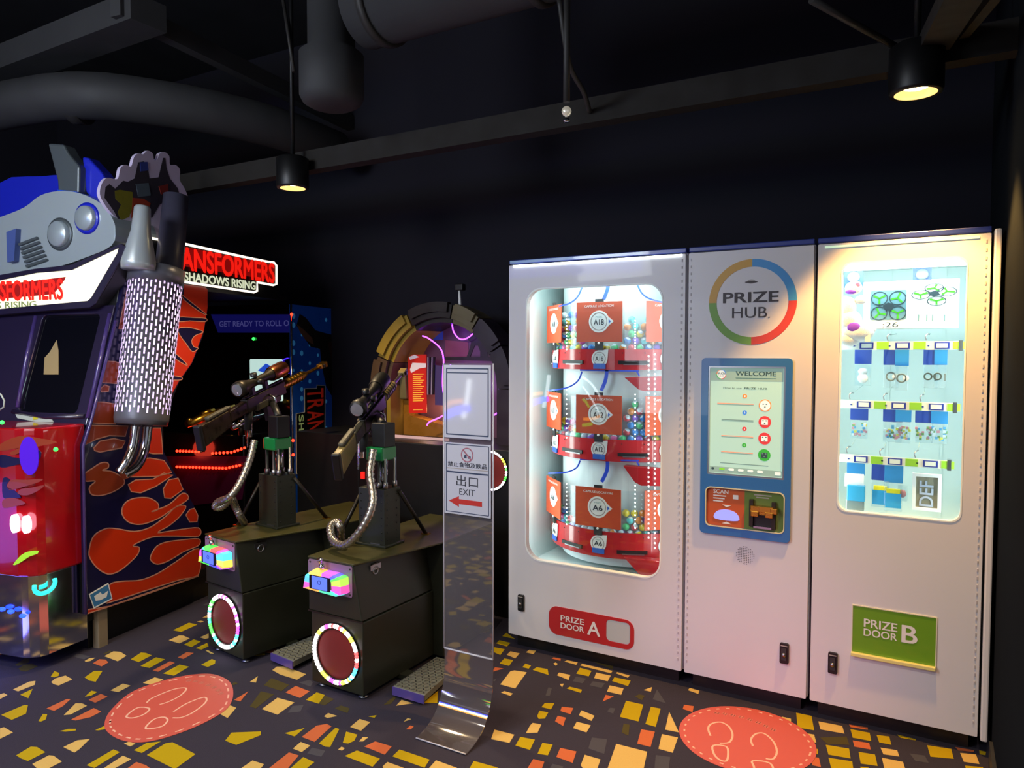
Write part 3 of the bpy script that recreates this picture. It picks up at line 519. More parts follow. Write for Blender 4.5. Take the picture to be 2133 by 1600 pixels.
for ti, (nm, z0, z1, c0, c1) in enumerate(TI):
    m = ring(MB(), AR-.012, AR, z0, z1, 'red_plastic'); ring(m, .36, AR-.012, z0, z0+.012, 'red_plastic'); bnd = obj('red_ring_tray', m, A, label='red curved tray ring of tier '+nm)
    m = MB()
    for th in (-22.5, 22.5, 67.5, -67.5):
        for dz in (0,):
            f = card_frame(th, AR+.0015)
            m.fbox(f, -.075, .075, z0+.028, z0+.045, -.012, 0, 'black'); m.fbox(f, -.05, .06, z0+.024, z0+.029, -.008, .001, 'steel')
            for u in (-.055, .055): m.rev(f.p(u, z1-.018, 0), f.N, [(0, .003), (.002, .003), (.002, 0)], 'dark_grey', 8)
    obj('tray_slots', m, bnd)
    obj('clear_bin_wall', ring(MB(), AR-.008, AR-.005, z1, c1-.01, 'clear_bin'), A)
    for th in (-45, 0, 45):
        f = card_frame(th, AR+.01)
        m = MB().fbox(f, -.122, .122, c0, c1, 0, .004, 'card_orange'); cd_ = obj('orange_card', m, A)
        m = MB(); cv = (c0+c1)/2+.002; 
        m.plate(f, circ(0, cv, .054, 40), [circ(0, cv, .045, 40)], .004, .0055, 'badge_white'); m.plate(f, circ(0, cv, .0445, 40), [circ(0, cv, .040, 40)], .004, .005, 'grey_text')
        m.plate(f, circ(0, cv, .040, 40), [], .004, .005, 'badge_white'); m.plate(f, [(.046, cv+.026), (.078, cv), (.046, cv-.026)], [], .004, .0052, 'badge_white')
        m.plate(f, [(.052, cv+.011), (.064, cv), (.052, cv-.011)], [], .0053, .006, 'badge_blue')
        m.text(f, nm, -.027, cv-.017, .027, cv+.011, .0052, 'ink', True); m.text(f, 'PRIZE', -.017, cv+.019, .017, cv+.026, .0052, mat('teal_ink', '4a9a9a', .5)); m.text(f, 'CAPSULE LOCATION', -.078, c1-.026, .078, c1-.015, .0045, 'white_ink', True)
        obj('card_print', m, cd_)
        m = MB().fbox(f, -.022, .022, c0-.04, c0, -.004, .003, 'dark_grey').fbox(f, -.022, .022, c1, c1+.014, -.004, .003, 'dark_grey'); m.rev(f.p(0, c0-.006, .003), f.N, [(0, .006), (.003, .006), (.003, 0)], 'badge_white', 10)
        obj('card_clip', m, cd_)
        f = card_frame(th, AR+.002); bv = (z0+z1)/2+.004; m = MB()
        m.plate(f, circ(0, bv, .042, 36), [], 0, .004, 'badge_white'); m.plate(f, [(.0, bv+.042), (.046, bv+.046), (.042, bv)], [], 0, .0035, 'badge_white'); m.plate(f, circ(0, bv, .034, 36), [circ(0, bv, .030, 36)], .004, .005, 'grey_text')
        m.fbox(f, -.032, .032, bv-.05, bv-.024, 0, .0055, 'badge_blue'); m.text(f, nm, -.022, bv-.012, .022, bv+.012, .004, 'ink', True); m.text(f, 'PRIZE', -.013, bv+.016, .013, bv+.022, .004, 'teal_ink')
        obj('round_badge', m, bnd, label='round white number badge')
    tn = ['top', 'middle', 'bottom'][ti]
    for ci in range(-12, 13):
        th = ci*6.0
        if th < -74 or th > 74: continue
        left, mid = th < -17, -17 <= th <= 17
        rows = [[7, 2, 6], [4, 2, 7], [4, 2, 5]][ti][0 if left else (1 if mid else 2)]
        if abs(th) > 62: rows = 2
        for ri in range(rows):
            if ri == rows-1 and rows > 2 and rnd.random() < .25: continue
            col = rnd.choice(list(CAPC)); z = z0+.012+.0195+ri*.0345+(z1-z0)*.42
            r = AR-.034-(.0 if ri % 2 else .003)
            th2 = th+(3.0 if ri % 2 else 0)
            where = 'left of' if left else ('under' if mid else 'right of')
            capsule(col, dpt(th2, r, z), f'small {col} capsule in the {tn} ring, {where} the {nm} card', f'{col} capsules {where} the {nm} card', (rnd.uniform(-.9, .9), rnd.uniform(-.9, .9), rnd.uniform(0, 6)))
    ring(MB(), .36, .372, z0, z0+.01, 'red_plastic')
    # a false floor that carries the balls
    obj('bin_floor', ring(MB(), .37, AR-.012, z0+(z1-z0)*.40, z0+(z1-z0)*.42+.010, 'core_white'), A)
    # chutes, straps
    P = [[(1300,786),(1383,784),(1383,815),(1342,815),(1330,812)], [(1297,970),(1382,978),(1382,1013),(1335,1012),(1322,1005)], [(1298,1160),(1380,1170),(1380,1200),(1352,1202),(1330,1196)]][ti]
    f = Frame((0, 3.385, 0), (1, 0, 0), (0, 0, 1)); obj('red_chute', MB().pxpoly(f, P, -.05, 0, 'red_plastic'), A, .003)
    S = [[(1266,588),(1265,603),(1257,624)], [(1264,770),(1261,792),(1252,814)], [(1265,958),(1264,980),(1253,1004)]][ti]
    f = Frame((0, 3.392, 0), (1, 0, 0), (0, 0, 1)); m = MB(); m.outline(f, smooth_loop(f.pxs(S), 5, False), .018, -.004, 0, 'tube_blue', False)
    if ti: 
        y = [0, 771, 957][ti]; yb = 773 if ti == 1 else 960
        m.outline(f, f.pxs([(1208, y), (1330, yb)]), .008, -.004, 0, 'tube_blue', False)
    L1 = [[(1213,596),(1203,618),(1186,632),(1164,638)], [(1212,774),(1203,794),(1180,808),(1142,814)], [(1208,960),(1200,975),(1178,984),(1142,986)]][ti]
    L2 = [[(1326,590),(1336,610),(1352,622),(1380,630)], [(1326,774),(1332,784)], [(1326,962),(1331,970)]][ti]
    m.outline(f, smooth_loop(f.pxs(L1), 4, False), .007, -.004, 0, 'tube_blue', False); m.outline(f, smooth_loop(f.pxs(L2), 4, False), .007, -.004, 0, 'tube_blue', False)
    obj('blue_strap', m, A, label='blue plastic strap and curved guide')
    for xx, ya, yb in ((1180, [658, 812, 1008][ti], [728, 912, 1092][ti]), (1323, [668, 822, 1012][ti], [726, 914, 1100][ti])):
        m = MB(); n = 11
        for i in range(n): m.ball(drum_px(xx, ya+(yb-ya)*i/(n-1), AR+.002), .0034, 'led_dot', 6, 4)
        obj('led_strip', m, A, label='vertical row of white light dots')
f = Frame((0, 3.335, 0), (1, 0, 0), (0, 0, 1))
for xx, ya, yb in ((1351, 742, 1120), (1364, 738, 1142)):
    m = MB(); n = 40
    for i in range(n): u, v = f.px(xx, ya+(yb-ya)*i/(n-1)); m.ball(f.p(u, v), .0042, 'led_dot', 6, 4)
    u, v0 = f.px(xx, ya); u2, v1 = f.px(xx, yb); m.box(u-.006, u+.006, 3.341, 3.345, v1, v0, 'clear_bin')
    obj('led_strip', m, A, label='tall row of white light dots')
obj('inner_led_strip', MB().box(lx0+.008, lx0+.016, MACH_Y+.045, MACH_Y+.06, lz0+.05, lz1-.05, 'led_cool').box(lx0+.05, lx1-.05, MACH_Y+.05, MACH_Y+.07, lz1-.014, lz1-.006, 'led_cool'), A)
lamp('case_light', 'AREA', (AX, MACH_Y+.07, lz1-.02), 2.4, (.88, 1, .98), (AX, MACH_Y+.22, .4), shape='RECTANGLE', size=.75, size_y=.03)
lamp('case_light', 'AREA', (lx0+.02, MACH_Y+.055, 1.15), 2.0, (.88, 1, .98), (AX, AY, 1.15), shape='RECTANGLE', size=.03, size_y=1.3)
lamp('case_light', 'AREA', (lx0+.14, MACH_Y+.05, 1.15), 1.6, (.88, 1, .98), (lx0, MACH_Y+.35, 1.15), shape='RECTANGLE', size=.03, size_y=1.3)  # extra lamp added to brighten the left liner wall
lamp('case_light', 'AREA', (lx1-.02, MACH_Y+.055, 1.15), 2.0, (.88, 1, .98), (AX, AY, 1.15), shape='RECTANGLE', size=.03, size_y=1.3)
lock(A, 1086.5, 1255, .017, .042)
# prize door A
x0, y0 = MF.px(1144, 1290); dx0, dx1 = MF.px(1144, 1290)[0], MF.px(1321, 1320)[0]; dv0, dv1 = MF.px(1232, 1337)[1], MF.px(1232, 1277)[1]
fl0, fl1, fv0, fv1 = MF.px(1263, 1310)[0], MF.px(1313, 1315)[0], MF.px(1288, 1339)[1], MF.px(1288, 1294)[1]
m = MB().plate(MF, rrect(dx0, dv0, dx1, dv1, .045, 7), [rrect(fl0, fv0, fl1, fv1, .022, 5)], 0, .003, 'door_red'); pd = obj('prize_door_sign', m, A, label='red rounded prize door panel')
obj('flap', MB().plate(MF, rrect(fl0+.002, fv0+.002, fl1-.002, fv1-.002, .02, 5), [], -.0, .0015, mat('flap', 'bdc4c2', .25, coat=.4)), pd)
m = MB(); m.pxtext(MF, 'PRIZE', 1168, 1294, 1217, 1286, .003, 'white_ink', True)
pa = MF.px(1169, 1289); hh = (dv1-dv0)
m = MB(); tu0, tu1 = MF.px(1168.5, 1290)[0], MF.px(1217.5, 1300)[0]; vb = dv0
m.text(MF, 'PRIZE', tu0, vb+hh*.53, tu1, vb+hh*.73, .003, 'white_ink', True); m.text(MF, 'DOOR', tu0, vb+hh*.27, tu1, vb+hh*.47, .003, 'white_ink', True)
m.text(MF, 'A', MF.px(1224, 1310)[0], vb+hh*.24, MF.px(1251, 1315)[0], vb+hh*.72, .003, 'white_ink', True); obj('lettering', m, pd)
# ---- B: touch-screen kiosk
B = cabinet('prize_kiosk_cabinet', 'narrow pale cabinet with round logo, touch screen and blue surround', XB0, XB1)
cu, cv = MF.px(1566, 629); ro = (MF.px(1658, 629)[0]-MF.px(1475, 629)[0])/2; ri = ro*.82
m = MB()
for a0, mt in ((0, 'logo_blue'), (90, 'logo_yellow'), (180, 'logo_green'), (270, 'logo_red')): m.plate(MF, arcband(cu, cv, ri, ro, a0, a0+90), [], 0, .0015, mt)
lg = obj('round_logo', m, B, label='ring logo in blue, red, green and yellow quarters')
m = MB(); a = MF.px(1506, 632); b = MF.px(1622.5, 606); m.text(MF, 'PRIZE', a[0], a[1], b[0], b[1], .001, mat('logo_dark', '352c30', .5), True, .001)
a = MF.px(1525, 663); b = MF.px(1598, 639); m.text(MF, 'HUB', a[0], a[1], b[0], b[1], .001, 'logo_dark', False, .001)
c = MF.px(1565, 587.5); m.plate(MF, circ(c[0], c[1]+.002, .017, 24, .0095), [], 0, .0015, 'grey_text'); m.plate(MF, circ(c[0], c[1], .027, 24, .004), [], 0, .002, 'logo_dark'); m.plate(MF, circ(MF.px(1602, 661)[0], MF.px(1602, 661)[1], .003, 10), [], 0, .0015, 'logo_dark')
obj('lettering', m, lg)
pu0, pu1, pv0, pv1 = MF.px(1461.5, 900)[0], MF.px(1650, 900)[0], MF.px(1552, 1119)[1], MF.px(1558, 746)[1]
su0, su1, sv0, sv1 = MF.px(1476, 880)[0], MF.px(1636, 880)[0], MF.px(1556, 993)[1], MF.px(1556, 763)[1]
ru0, ru1, rv0, rv1 = MF.px(1472, 1060)[0], MF.px(1634, 1070)[0], MF.px(1552, 1101)[1], MF.px(1552, 1020)[1]
m = MB().plate(MF, rrect(pu0, pv0, pu1, pv1, .018, 5), [rrect(su0, sv0, su1, sv1, .004, 2), rrect(ru0, rv0, ru1, rv1, .022, 5)], 0, .014, 'panel_blue'); pb = obj('blue_surround', m, B, .002)
scr = MB().plate(MF, rrect(su0, sv0, su1, sv1, .003, 2), [], 0, .006, glow('screen_mint', 'a4c8b8', .62)); sc_ = obj('touch_screen', scr, B, label='lit pale green touch screen')
obj('screen_bezel', MB().plate(MF, rrect(su0, sv0, su1, sv1, .004, 2), [rrect(su0+.007, sv0+.007, su1-.007, sv1-.007, .003, 2)], .006, .012, 'steel'), sc_)
sw, sh = su1-su0, sv1-sv0
def S(a, b): return su0+sw*a, sv1-sh*b
for n_, c_ in dict(ui_dark='2e4a48', ui_grey='6f8f88', ui_orange='ee8a3a', ui_blue='3a86e8', ui_red='dc3a3c', ui_green='38b03a', ui_white='f0faf4', ui_lime='84d838', ui_coral='e89a7a', ui_bar='8fb0a4').items(): mat(n_, c_, .5, 0, c_, .38)
m = MB(); W = .0062
def bar(a0, b0, a1, b1, mt, w=W): 
    p, q = S(a0, b1), S(a1, b0); m.plate(MF, rrect(p[0], p[1], q[0], q[1], .001, 2), [], .006, w+.0003, mt)
def txt(s_, a0, b0, a1, b1, mt, bold=False): p, q = S(a0, b1), S(a1, b0); m.text(MF, s_, p[0], p[1], q[0], q[1], .0066, mt, bold, .0004)
bar(.03, .015, .97, .135, 'ui_bar'); c = S(.17, .075); r = .021
m.plate(MF, circ(*c, r), [], .0066, .007, 'ui_white')
for a0, mt in ((0, 'ui_blue'), (90, 'ui_orange'), (180, 'ui_green'), (270, 'ui_red')): m.plate(MF, arcband(*c, r*.88, r, a0, a0+90, 8), [], .007, .0075, mt)
txt('PRIZE', .105, .06, .235, .078, 'ui_dark', True); txt('HUB', .13, .082, .21, .10, 'ui_dark')
txt('WELCOME', .36, .045, .88, .085, 'ui_dark', True); bar(.36, .105, .88, .112, 'ui_grey')
txt('How to use', .20, .19, .44, .207, 'ui_dark'); txt('PRIZE', .475, .19, .63, .207, 'ui_dark', True); txt('HUB', .65, .19, .77, .207, 'ui_dark')
for i, (cm, ic) in enumerate((('ui_orange', 'ui_orange'), ('ui_blue', 'ui_red'), ('ui_red', 'ui_red'), ('ui_green', 'ui_green'))):
    y = .27+.148*i; c = S(.485, y); m.plate(MF, circ(*c, .0095), [], .0066, .007, cm); txt(str(i+1), .477, y-.008, .493, y+.008, 'ui_white', True)
    bar(.12+.06*(i > 0), y+.067, .60, y+.075, 'ui_coral' if i != 1 else 'ui_grey'); bar(.12+.06*(i > 0), y+.079, .60, y+.084, 'ui_grey')
    c = S(.745, y+.078); m.plate(MF, circ(*c, .026), [], .0066, .007, ic)
    if i == 0: m.plate(MF, circ(*c, .022), [], .007, .0074, 'ui_white')
    p = c
    k = 'ui_white' if i < 3 else 'ui_dark'
    m.plate(MF, rrect(p[0]-.013, p[1]-.012, p[0]+.013, p[1]+.011, .002, 2), [], .0075, .0078, k)
    for du, dv in ((-.007, .006), (.006, .006), (0, -.006)): m.plate(MF, rrect(p[0]+du-.003, p[1]+dv-.002, p[0]+du+.003, p[1]+dv+.002, .001, 1), [], .0079, .0082, 'ui_dark' if i < 3 else 'ui_grey')
bar(.17, .885, .80, .892, 'ui_grey'); bar(.03, .925, .97, .98, 'ui_bar')
for i in range(6): c = S(.07+.125*i+(0 if i else .0), .945); m.plate(MF, rrect(c[0]-(.012 if i else .006), c[1]-.005, c[0]+(.012 if i else .006), c[1]+.005, .004, 3), [], .0075, .0078, ['ui_dark', 'ui_lime', 'ui_white', 'ui_white', 'ui_white', 'ui_white'][i])
c = S(.92, .95); m.plate(MF, rrect(c[0]-.012, c[1]-.007, c[0]+.012, c[1]+.007, .001, 1), [], .0075, .0078, 'ui_white')
obj('screen_picture', m, sc_)
# scanner / receipt bay
rm = (ru0+ru1)/2
m = MB().plate(MF, [(ru0, rv0), (rm, rv0), (rm, rv1), (ru0, rv1)], [], -.0, .003, mat('bay_orange', 'c0541c', .4)); m.plate(MF, [(rm, rv0), (ru1, rv0), (ru1, rv1), (rm, rv1)], [], 0, .003, mat('bay_green', '5f7a2c', .4))
bay = obj('scanner_bay', m, B, label='recess, orange on the left and green on the right')
obj('bay_rim', MB().plate(MF, inset(rrect(ru0, rv0, ru1, rv1, .022, 5), .003), [inset(rrect(ru0, rv0, ru1, rv1, .022, 5), -.001)], .012, .017, mat('rim', 'd8d0a8', .4)), bay)
bw, bh = ru1-ru0, rv1-rv0
def Bq(a, b): return ru0+bw*a, rv1-bh*b
m = MB(); p, q = Bq(.09, .16), Bq(.29, .05); m.text(MF, 'SCAN', *p, *q, .003, 'white_ink', True)
for i in range(3): p, q = Bq(.09, .23+.07*i), Bq(.26-.02*i, .20+.07*i); m.fbox(MF, p[0], q[0], p[1], q[1], .003, .004, 'white_ink')
p, q = Bq(.35, .27), Bq(.42, .16); m.plate(MF, rrect(*p, *q, .002), [], .003, .0045, 'white_ink')
for b in (.44, .93): p = Bq(.27, b); s_ = 1 if b > .5 else -1; m.plate(MF, [(p[0]-.02, p[1]), (p[0], p[1]+.01*s_), (p[0]+.02, p[1])], [], .003, .0045, 'white_ink')
obj('bay_print', m, bay)
p, q = Bq(.12, .82), Bq(.42, .57); m = MB().plate(MF, smooth_loop([(p[0], p[1]), (q[0], p[1]), (q[0]-.008, q[1]-.01), ((p[0]+q[0])/2, q[1]+.002), (p[0]+.006, q[1]-.01)], 4), [], .003, .006, glow('scan_blue', '8a90f0', .9)); obj('scanner_window', m, bay, label='glowing lilac scanner window')
m = MB(); a, b = Bq(.6, 1), Bq(.93, .13)
def ib(x0_, x1_, y0_, y1_, w0_, w1_, mt): p, q = Bq(x0_, y1_), Bq(x1_, y0_); m.fbox(MF, p[0], q[0], p[1], q[1], w0_, w1_, mt)
m = MB(); ib(.57, .90, .52, .93, .003, .005, 'black'); ib(.57, .62, .22, .9, .004, .020, 'dark_metal'); ib(.85, .90, .24, .92, .004, .020, 'dark_metal')
m2 = m; fe = obj('ticket_feeder', m, bay, .0015)
m = MB(); ib(.59, .88, .36, .50, .006, .034, 'gold_metal'); ib(.60, .70, .48, .62, .006, .040, 'gold_metal'); ib(.78, .88, .48, .62, .006, .040, 'gold_metal'); ib(.68, .80, .50, .58, .006, .030, 'gold_metal'); ib(.84, .93, .38, .52, .01, .036, 'gold_metal')
ib(.62, .86, .88, .94, .006, .02, 'steel'); obj('feeder_jaws', m, fe, .003, label='gold metal jaws')
m = MB()
for i in range(2): p, q = Bq(.62+.03*i, .12+.06*i), Bq(.84-.03*i, .09+.06*i); m.fbox(MF, p[0], q[0], p[1], q[1], .003, .004, 'grey_text')
obj('feeder_print', m, bay)
m = MB(); c = MF.px(1552, 1157)
for i in range(-5, 6):
    for j in range(-5, 6):
        if i*i+j*j <= 27: m.plate(MF, circ(c[0]+i*.0075, c[1]+j*.0075, .0018, 6), [], 0, .0012, 'dark_grey')
obj('speaker_holes', m, B)
lock(B, 1634, 1360, .018, .044)
m = MB()
for k in range(60): m.box(XB0+.012, XB0+.017, MACH_Y-.002, MACH_Y, .12+k*.031, .132+k*.031, 'hinge_dot')
obj('hinge', m, B)
# ---- C: hook display
hc = rrect(MF.px(1748, 800)[0], MF.px(1870, 1077)[1], MF.px(2010, 800)[0], MF.px(1885, 540)[1], .04, 6)
Cc = cabinet('hanging_prize_cabinet', 'wide pale cabinet at the right wall with a lit window of hanging prizes', XC0, XC1, hc)
cx0, cx1, cz0, cz1, cy1 = XC0+.019, XC1-.019, .72, 1.93, MACH_Y+.62
for a0 in (0,): 
    m = MB().box(cx0, cx0+.004, MACH_Y+.034, cy1, cz0, cz1, 'liner').box(cx1-.004, cx1, MACH_Y+.034, cy1, cz0, cz1, 'liner').box(cx0, cx1, cy1-.004, cy1, cz0, cz1, 'liner').box(cx0, cx1, MACH_Y+.034, cy1, cz0, cz0+.02, 'liner').box(cx0, cx1, MACH_Y+.034, cy1, cz1-.004, cz1, 'liner')
    m.box(.02, .03, cy1-.012, cy1-.004, cz0, cz1, 'liner').box(-.2, -.19, cy1-.012, cy1-.004, cz0, cz1, 'liner')
obj('inner_liner', m, Cc)
us = [a for a, b in hc]; vs_ = [b for a, b in hc]
obj('window_pane', MB().plate(MF, rrect(min(us)-.02, min(vs_)-.02, max(us)+.02, max(vs_)+.02, .05, 5), [], -.036, -.031, 'glass'), Cc)
obj('window_gasket', MB().plate(MF, inset(hc, .001), [inset(hc, -.004)], -.03, .002, 'gasket'), Cc)
obj('top_light_strip', MB().fbox(MF, XC0+.03, XC1-.04, 1.968, 1.976, 0, .004, glow('strip_green', 'b8d8b8', .8)), Cc, label='dim green strip along the top edge')
tv = MF.px(1885, 556)[1]
obj('inner_light_bar', MB().box(cx0+.02, cx1-.02, MACH_Y+.045, MACH_Y+.06, tv, tv+.05, glow('bar_white', 'f8fff8', 2.2)), Cc, label='white light bar across the top of the window')
lamp('case_light', 'AREA', ((cx0+cx1)/2, MACH_Y+.09, cz1-.03), 4.6, (.86, 1, .98), ((cx0+cx1)/2, MACH_Y+.3, .9), shape='RECTANGLE', size=.5, size_y=.05)
lamp('case_light', 'AREA', (cx0+.02, MACH_Y+.06, 1.3), 1.3, (.86, 1, .98), (cx1, MACH_Y+.5, 1.3), shape='RECTANGLE', size=.03, size_y=1.0)
lamp('case_light', 'AREA', (cx1-.02, MACH_Y+.06, 1.3), 1.3, (.86, 1, .98), (cx0, MACH_Y+.5, 1.3), shape='RECTANGLE', size=.03, size_y=1.0)
for o_, x0_, x1_ in ((A, XA0, XA1), (B, XB0, XB1), (Cc, XC0, XC1)):
    obj('top_cap', MB().box(x0_+.002, x1_-.002, MACH_Y+.004, MACH_Y+DEPTH, 1.99, 2.012, mat('cap_blue', '2c3c8c', .3, coat=.4)), o_, .004, label='dark blue top edge')
m = MB()
for k in range(60): m.box(XC1-.02, XC1-.015, MACH_Y-.002, MACH_Y, .12+k*.031, .132+k*.031, 'hinge_dot')
obj('hinge', m, Cc)
obj('side_strip', MB().box(XC1+.006, XC1+.03, MACH_Y-.005, MACH_Y+.5, .06, 2.0, 'white_paint'), Cc, .006, label='rounded pale edge strip next to the wall')
lock(Cc, 1735, 1380, .018, .044)
gu0, gu1, gv0, gv1 = MF.px(1776, 1310)[0], MF.px(1949, 1340)[0], MF.px(1862, 1378)[1], MF.px(1862, 1274)[1]
obj('prize_door_frame', MB().plate(MF, rrect(gu0-.004, gv0-.004, gu1+.004, gv1+.004, .002, 1), [rrect(gu0, gv0, gu1, gv1, .001, 1)], 0, .004, mat('frame_pale', 'd8d4b8', .4)), Cc)
m = MB().plate(MF, rrect(gu0, gv0, gu1, gv1, .001, 1), [], 0, .002, 'door_green'); pg = obj('prize_door_flap', m, Cc, label='green prize door flap')
gw, gh = gu1-gu0, gv1-gv0
m = MB(); m.text(MF, 'PRIZE', gu0+gw*.14, gv0+gh*.60, gu0+gw*.55, gv0+gh*.77, .002, 'white_ink', True); m.text(MF, 'DOOR', gu0+gw*.14, gv0+gh*.42, gu0+gw*.55, gv0+gh*.57, .002, 'white_ink', True); m.text(MF, 'B', gu0+gw*.60, gv0+gh*.42, gu0+gw*.79, gv0+gh*.77, .002, 'white_ink', True)
obj('lettering', m, pg); obj('flap_lip', MB().fbox(MF, gu0-.004, gu1+.002, gv0-.004, gv0+.012, .002, .02, mat('lip', 'e8dc8a', .25, coat=.5)), pg, .003)
# price rails with hooks
mat('hook_wire', 'c8dcdc', .4); mat('rail_green', '9ad838', .4); mat('tag_white', 'f0faf4', .4); mat('tag_blue', '2a3ea8', .4)
RY = MACH_Y+.10; RF = Frame((0, RY, 0), (1, 0, 0), (0, 0, 1))
rails = [((1750, 720), (1997, 720), [(1805, 720), (1880, 720), (1962, 720)]), ((1745, 843), (1985, 847), [(1799, 842), (1872, 844), (1950, 847)]), ((1743, 955), (1973, 967), [(1793, 956), (1864, 960), (1938, 964)])]
hookx = []
for ri, (a, b, tags) in enumerate(rails):
    u0, v0 = RF.px(*a); u1, v1 = RF.px(*b); v = (v0+v1)/2; u0 = cx0+.01
    m = MB().box(u0, u1, RY, RY+.006, v-.017, v+.017, 'tag_white'); R_ = obj('price_rail', m, Cc, label=['upper', 'middle', 'lower'][ri]+' price rail')
    m = MB(); hx = []
    for k, tg in enumerate(tags):
        tu = RF.px(*tg)[0]; hx.append(tu-.045)
        m.box(tu-.026, tu+.026, RY-.002, RY, v-.013, v+.013, 'tag_blue'); m.box(tu-.019, tu+.019, RY-.003, RY-.0015, v-.009, v+.009, 'tag_white'); m.box(tu-.050, tu-.043, RY-.002, RY, v-.003, v+.002, 'tag_blue')
        m.box(tu+.038, tu+.082, RY-.002, RY, v-.015, v+.015, 'rail_green')
    m.box(u0, u0+.05, RY-.002, RY, v-.015, v+.015, 'rail_green')
    obj('price_labels', m, R_); obj('rail_end', MB().box(u1, u1+.014, RY-.004, RY+.03, v-.022, v+.02, 'steel'), R_)
    m = MB()
    for h in hx:
        m.tube([(h, cy1-.01, v+.06), (h, RY+.05, v+.045)], .0016, 'hook_wire', 6); m.tube(smooth3([(h, RY+.05, v+.045), (h-.004, RY+.02, v+.047), (h-.012, RY+.008, v+.036), (h-.008, RY+.008, v+.02)], 4), .0028, 'steel', 6)
    obj('hook_rods', m, R_); hookx.append((v, hx))
for h in (-.24, .0):
    pass
# ---- prizes in C
mat('card_navy', '2446a8', .4); mat('card_blue', '2c86d0', .4); mat('toy_white', 'f4f6f8', .4); mat('toy_grey', '9aa6a4', .35, .4); mat('box_white', 'fafcfc', .4); mat('toy_steel', '5a6660', .3, .5); mat('toy_cyan', '3aa6dc', .35, coat=.4); mat('toy_yellow', 'f0e030', .4); mat('toy_pink', 'e8909c', .4)
thin_glass('blister', 'f4fcff', 1.4, .05, .10, 'f0faff')
def hang(name, label, pxr, yy, build, cat='prize', group=None):
    f = Frame((0, yy, 0), (1, 0, 0), (0, 0, 1)); c = f.px(*pxr); t = thing(name, label, cat, (c[0], yy, c[1]), 0, group); build(t, f); return t
def pc(f, x0_, y0_, x1_, y1_): a = f.px(x0_, y1_); b = f.px(x1_, y0_); return a[0], a[1], b[0], b[1]
# drone box
f = Frame((0, MACH_Y+.13, 0), (1, 0, 0), (0, 0, 1)); u0, v0, u1, v1 = pc(f, 1797, 590, 1999, 684); vt = f.px(1900, 584)[1]; vb = f.px(1900, 684)[1]
t = thing('drone_box', 'white toy drone box with green rotor pictures, on the upper price rail', 'box', ((u0+u1)/2, f.O.y, vb)); obj('carton', MB().box(u0, u1, f.O.y, f.O.y+.10, vb, vt, 'box_white'), t, .002)
m = MB(); a = pc(f, 1812, 603, 1889, 667); m.plate(f, rrect(a[0], a[1], a[2], a[3], .008, 3), [], 0, .001, mat('print_slate', '5f8894', .5))
mat('print_dark', '20343c', .5); mat('print_green', '3aa014', .5)
def drone(m, cs, rx, ry, body):
    for i, (x, y) in enumerate(cs):
        c = f.px(x, y); m.plate(f, circ(*c, rx, 24, ry), [circ(*c, rx*.9, 24, ry*.88)], .001, .002, 'print_dark')
        for k in range(3):
            an = radians(30+i*40+k*120); m.plate(f, [(c[0]-.003*sin(an)*ry/rx, c[1]+.003*cos(an)), (c[0]+rx*.8*cos(an)-.004*sin(an), c[1]+ry*.8*sin(an)+.004*cos(an)), (c[0]+rx*.8*cos(an)+.004*sin(an), c[1]+ry*.8*sin(an)-.004*cos(an)), (c[0]+.003*sin(an), c[1]-.003*cos(an))], [], .001, .0018, 'print_green')
    m.plate(f, [f.px(*q) for q in body], [], .001, .0022, 'print_dark')
drone(m, [(1832, 622), (1870, 621), (1831, 653), (1870, 652)], .031, .029, [(1838, 637), (1851, 630), (1864, 637), (1857, 647), (1845, 647)])
drone(m, [(1918, 614), (1946, 600), (1973, 607), (1951, 627)], .034, .019, [(1932, 610), (1950, 605), (1958, 614), (1945, 618)])
m.pxtext(f, ':26', 1838, 682, 1871, 671, .001, 'print_dark'); a = pc(f, 1803, 592, 1821, 595); m.fbox(f, a[0], a[2], a[1], a[3], 0, .001, 'badge_white')
for x in (1912, 1929, 1941, 1966): a = pc(f, x, 655, x+3, 669); m.fbox(f, a[0], a[2], a[1], a[3], 0, .001, 'print_slate')
obj('box_print', m, t)
# plush
t = None; yy = MACH_Y+.068; f = Frame((0, yy, 0), (1, 0, 0), (0, 0, 1)); c = f.px(1772, 665); t = thing('plush_toy', 'white plush toy with a purple round patch, left of the drone box', 'plush', (c[0], yy, c[1]))
mat('plush_white', 'f6f4fa', .9, bump=.4, nscale=300); mat('plush_purple', '7a3fd0', .8); mat('plush_pink', 'e8a0c8', .8)
m = MB()
for x, y, r, sc in ((1762, 640, .032, (1, .6, 1.2)), (1768, 668, .04, (1, .6, .9)), (1785, 690, .045, (1.2, .6, .8)), (1800, 685, .028, (1.3, .6, .8)), (1765, 705, .035, (1.2, .6, .8)), (1793, 625, .018, (1, .7, .8))):
    c = f.px(x, y); m.ball((c[0], yy, c[1]), r*1.25, 'plush_white', 16, 10, sc)
obj('body', m, t); c = f.px(1780, 683); obj('belly_patch', MB().ball((c[0], yy-.026, c[1]), .026, 'plush_purple', 18, 10, (1, .35, .85)), t, label='purple round patch')
m = MB(); c = f.px(1778, 600); m.ball((c[0], yy, c[1]), .030, 'plush_white', 16, 10, (1.1, .6, .9)); 
c = f.px(1773, 608); m.ball((c[0], yy-.008, c[1]), .020, 'plush_purple', 12, 8, (1.1, .6, .5)); c = f.px(1787, 593); m.ball((c[0], yy-.010, c[1]), .012, 'plush_pink', 12, 8, (1, .6, 1)); obj('cap', m, t)
m = MB(); a = pc(f, 1802, 697, 1814, 712); m.fbox(f, a[0], a[2], a[1], a[3], .02, .022, 'tag_white'); obj('hang_tag', m, t)
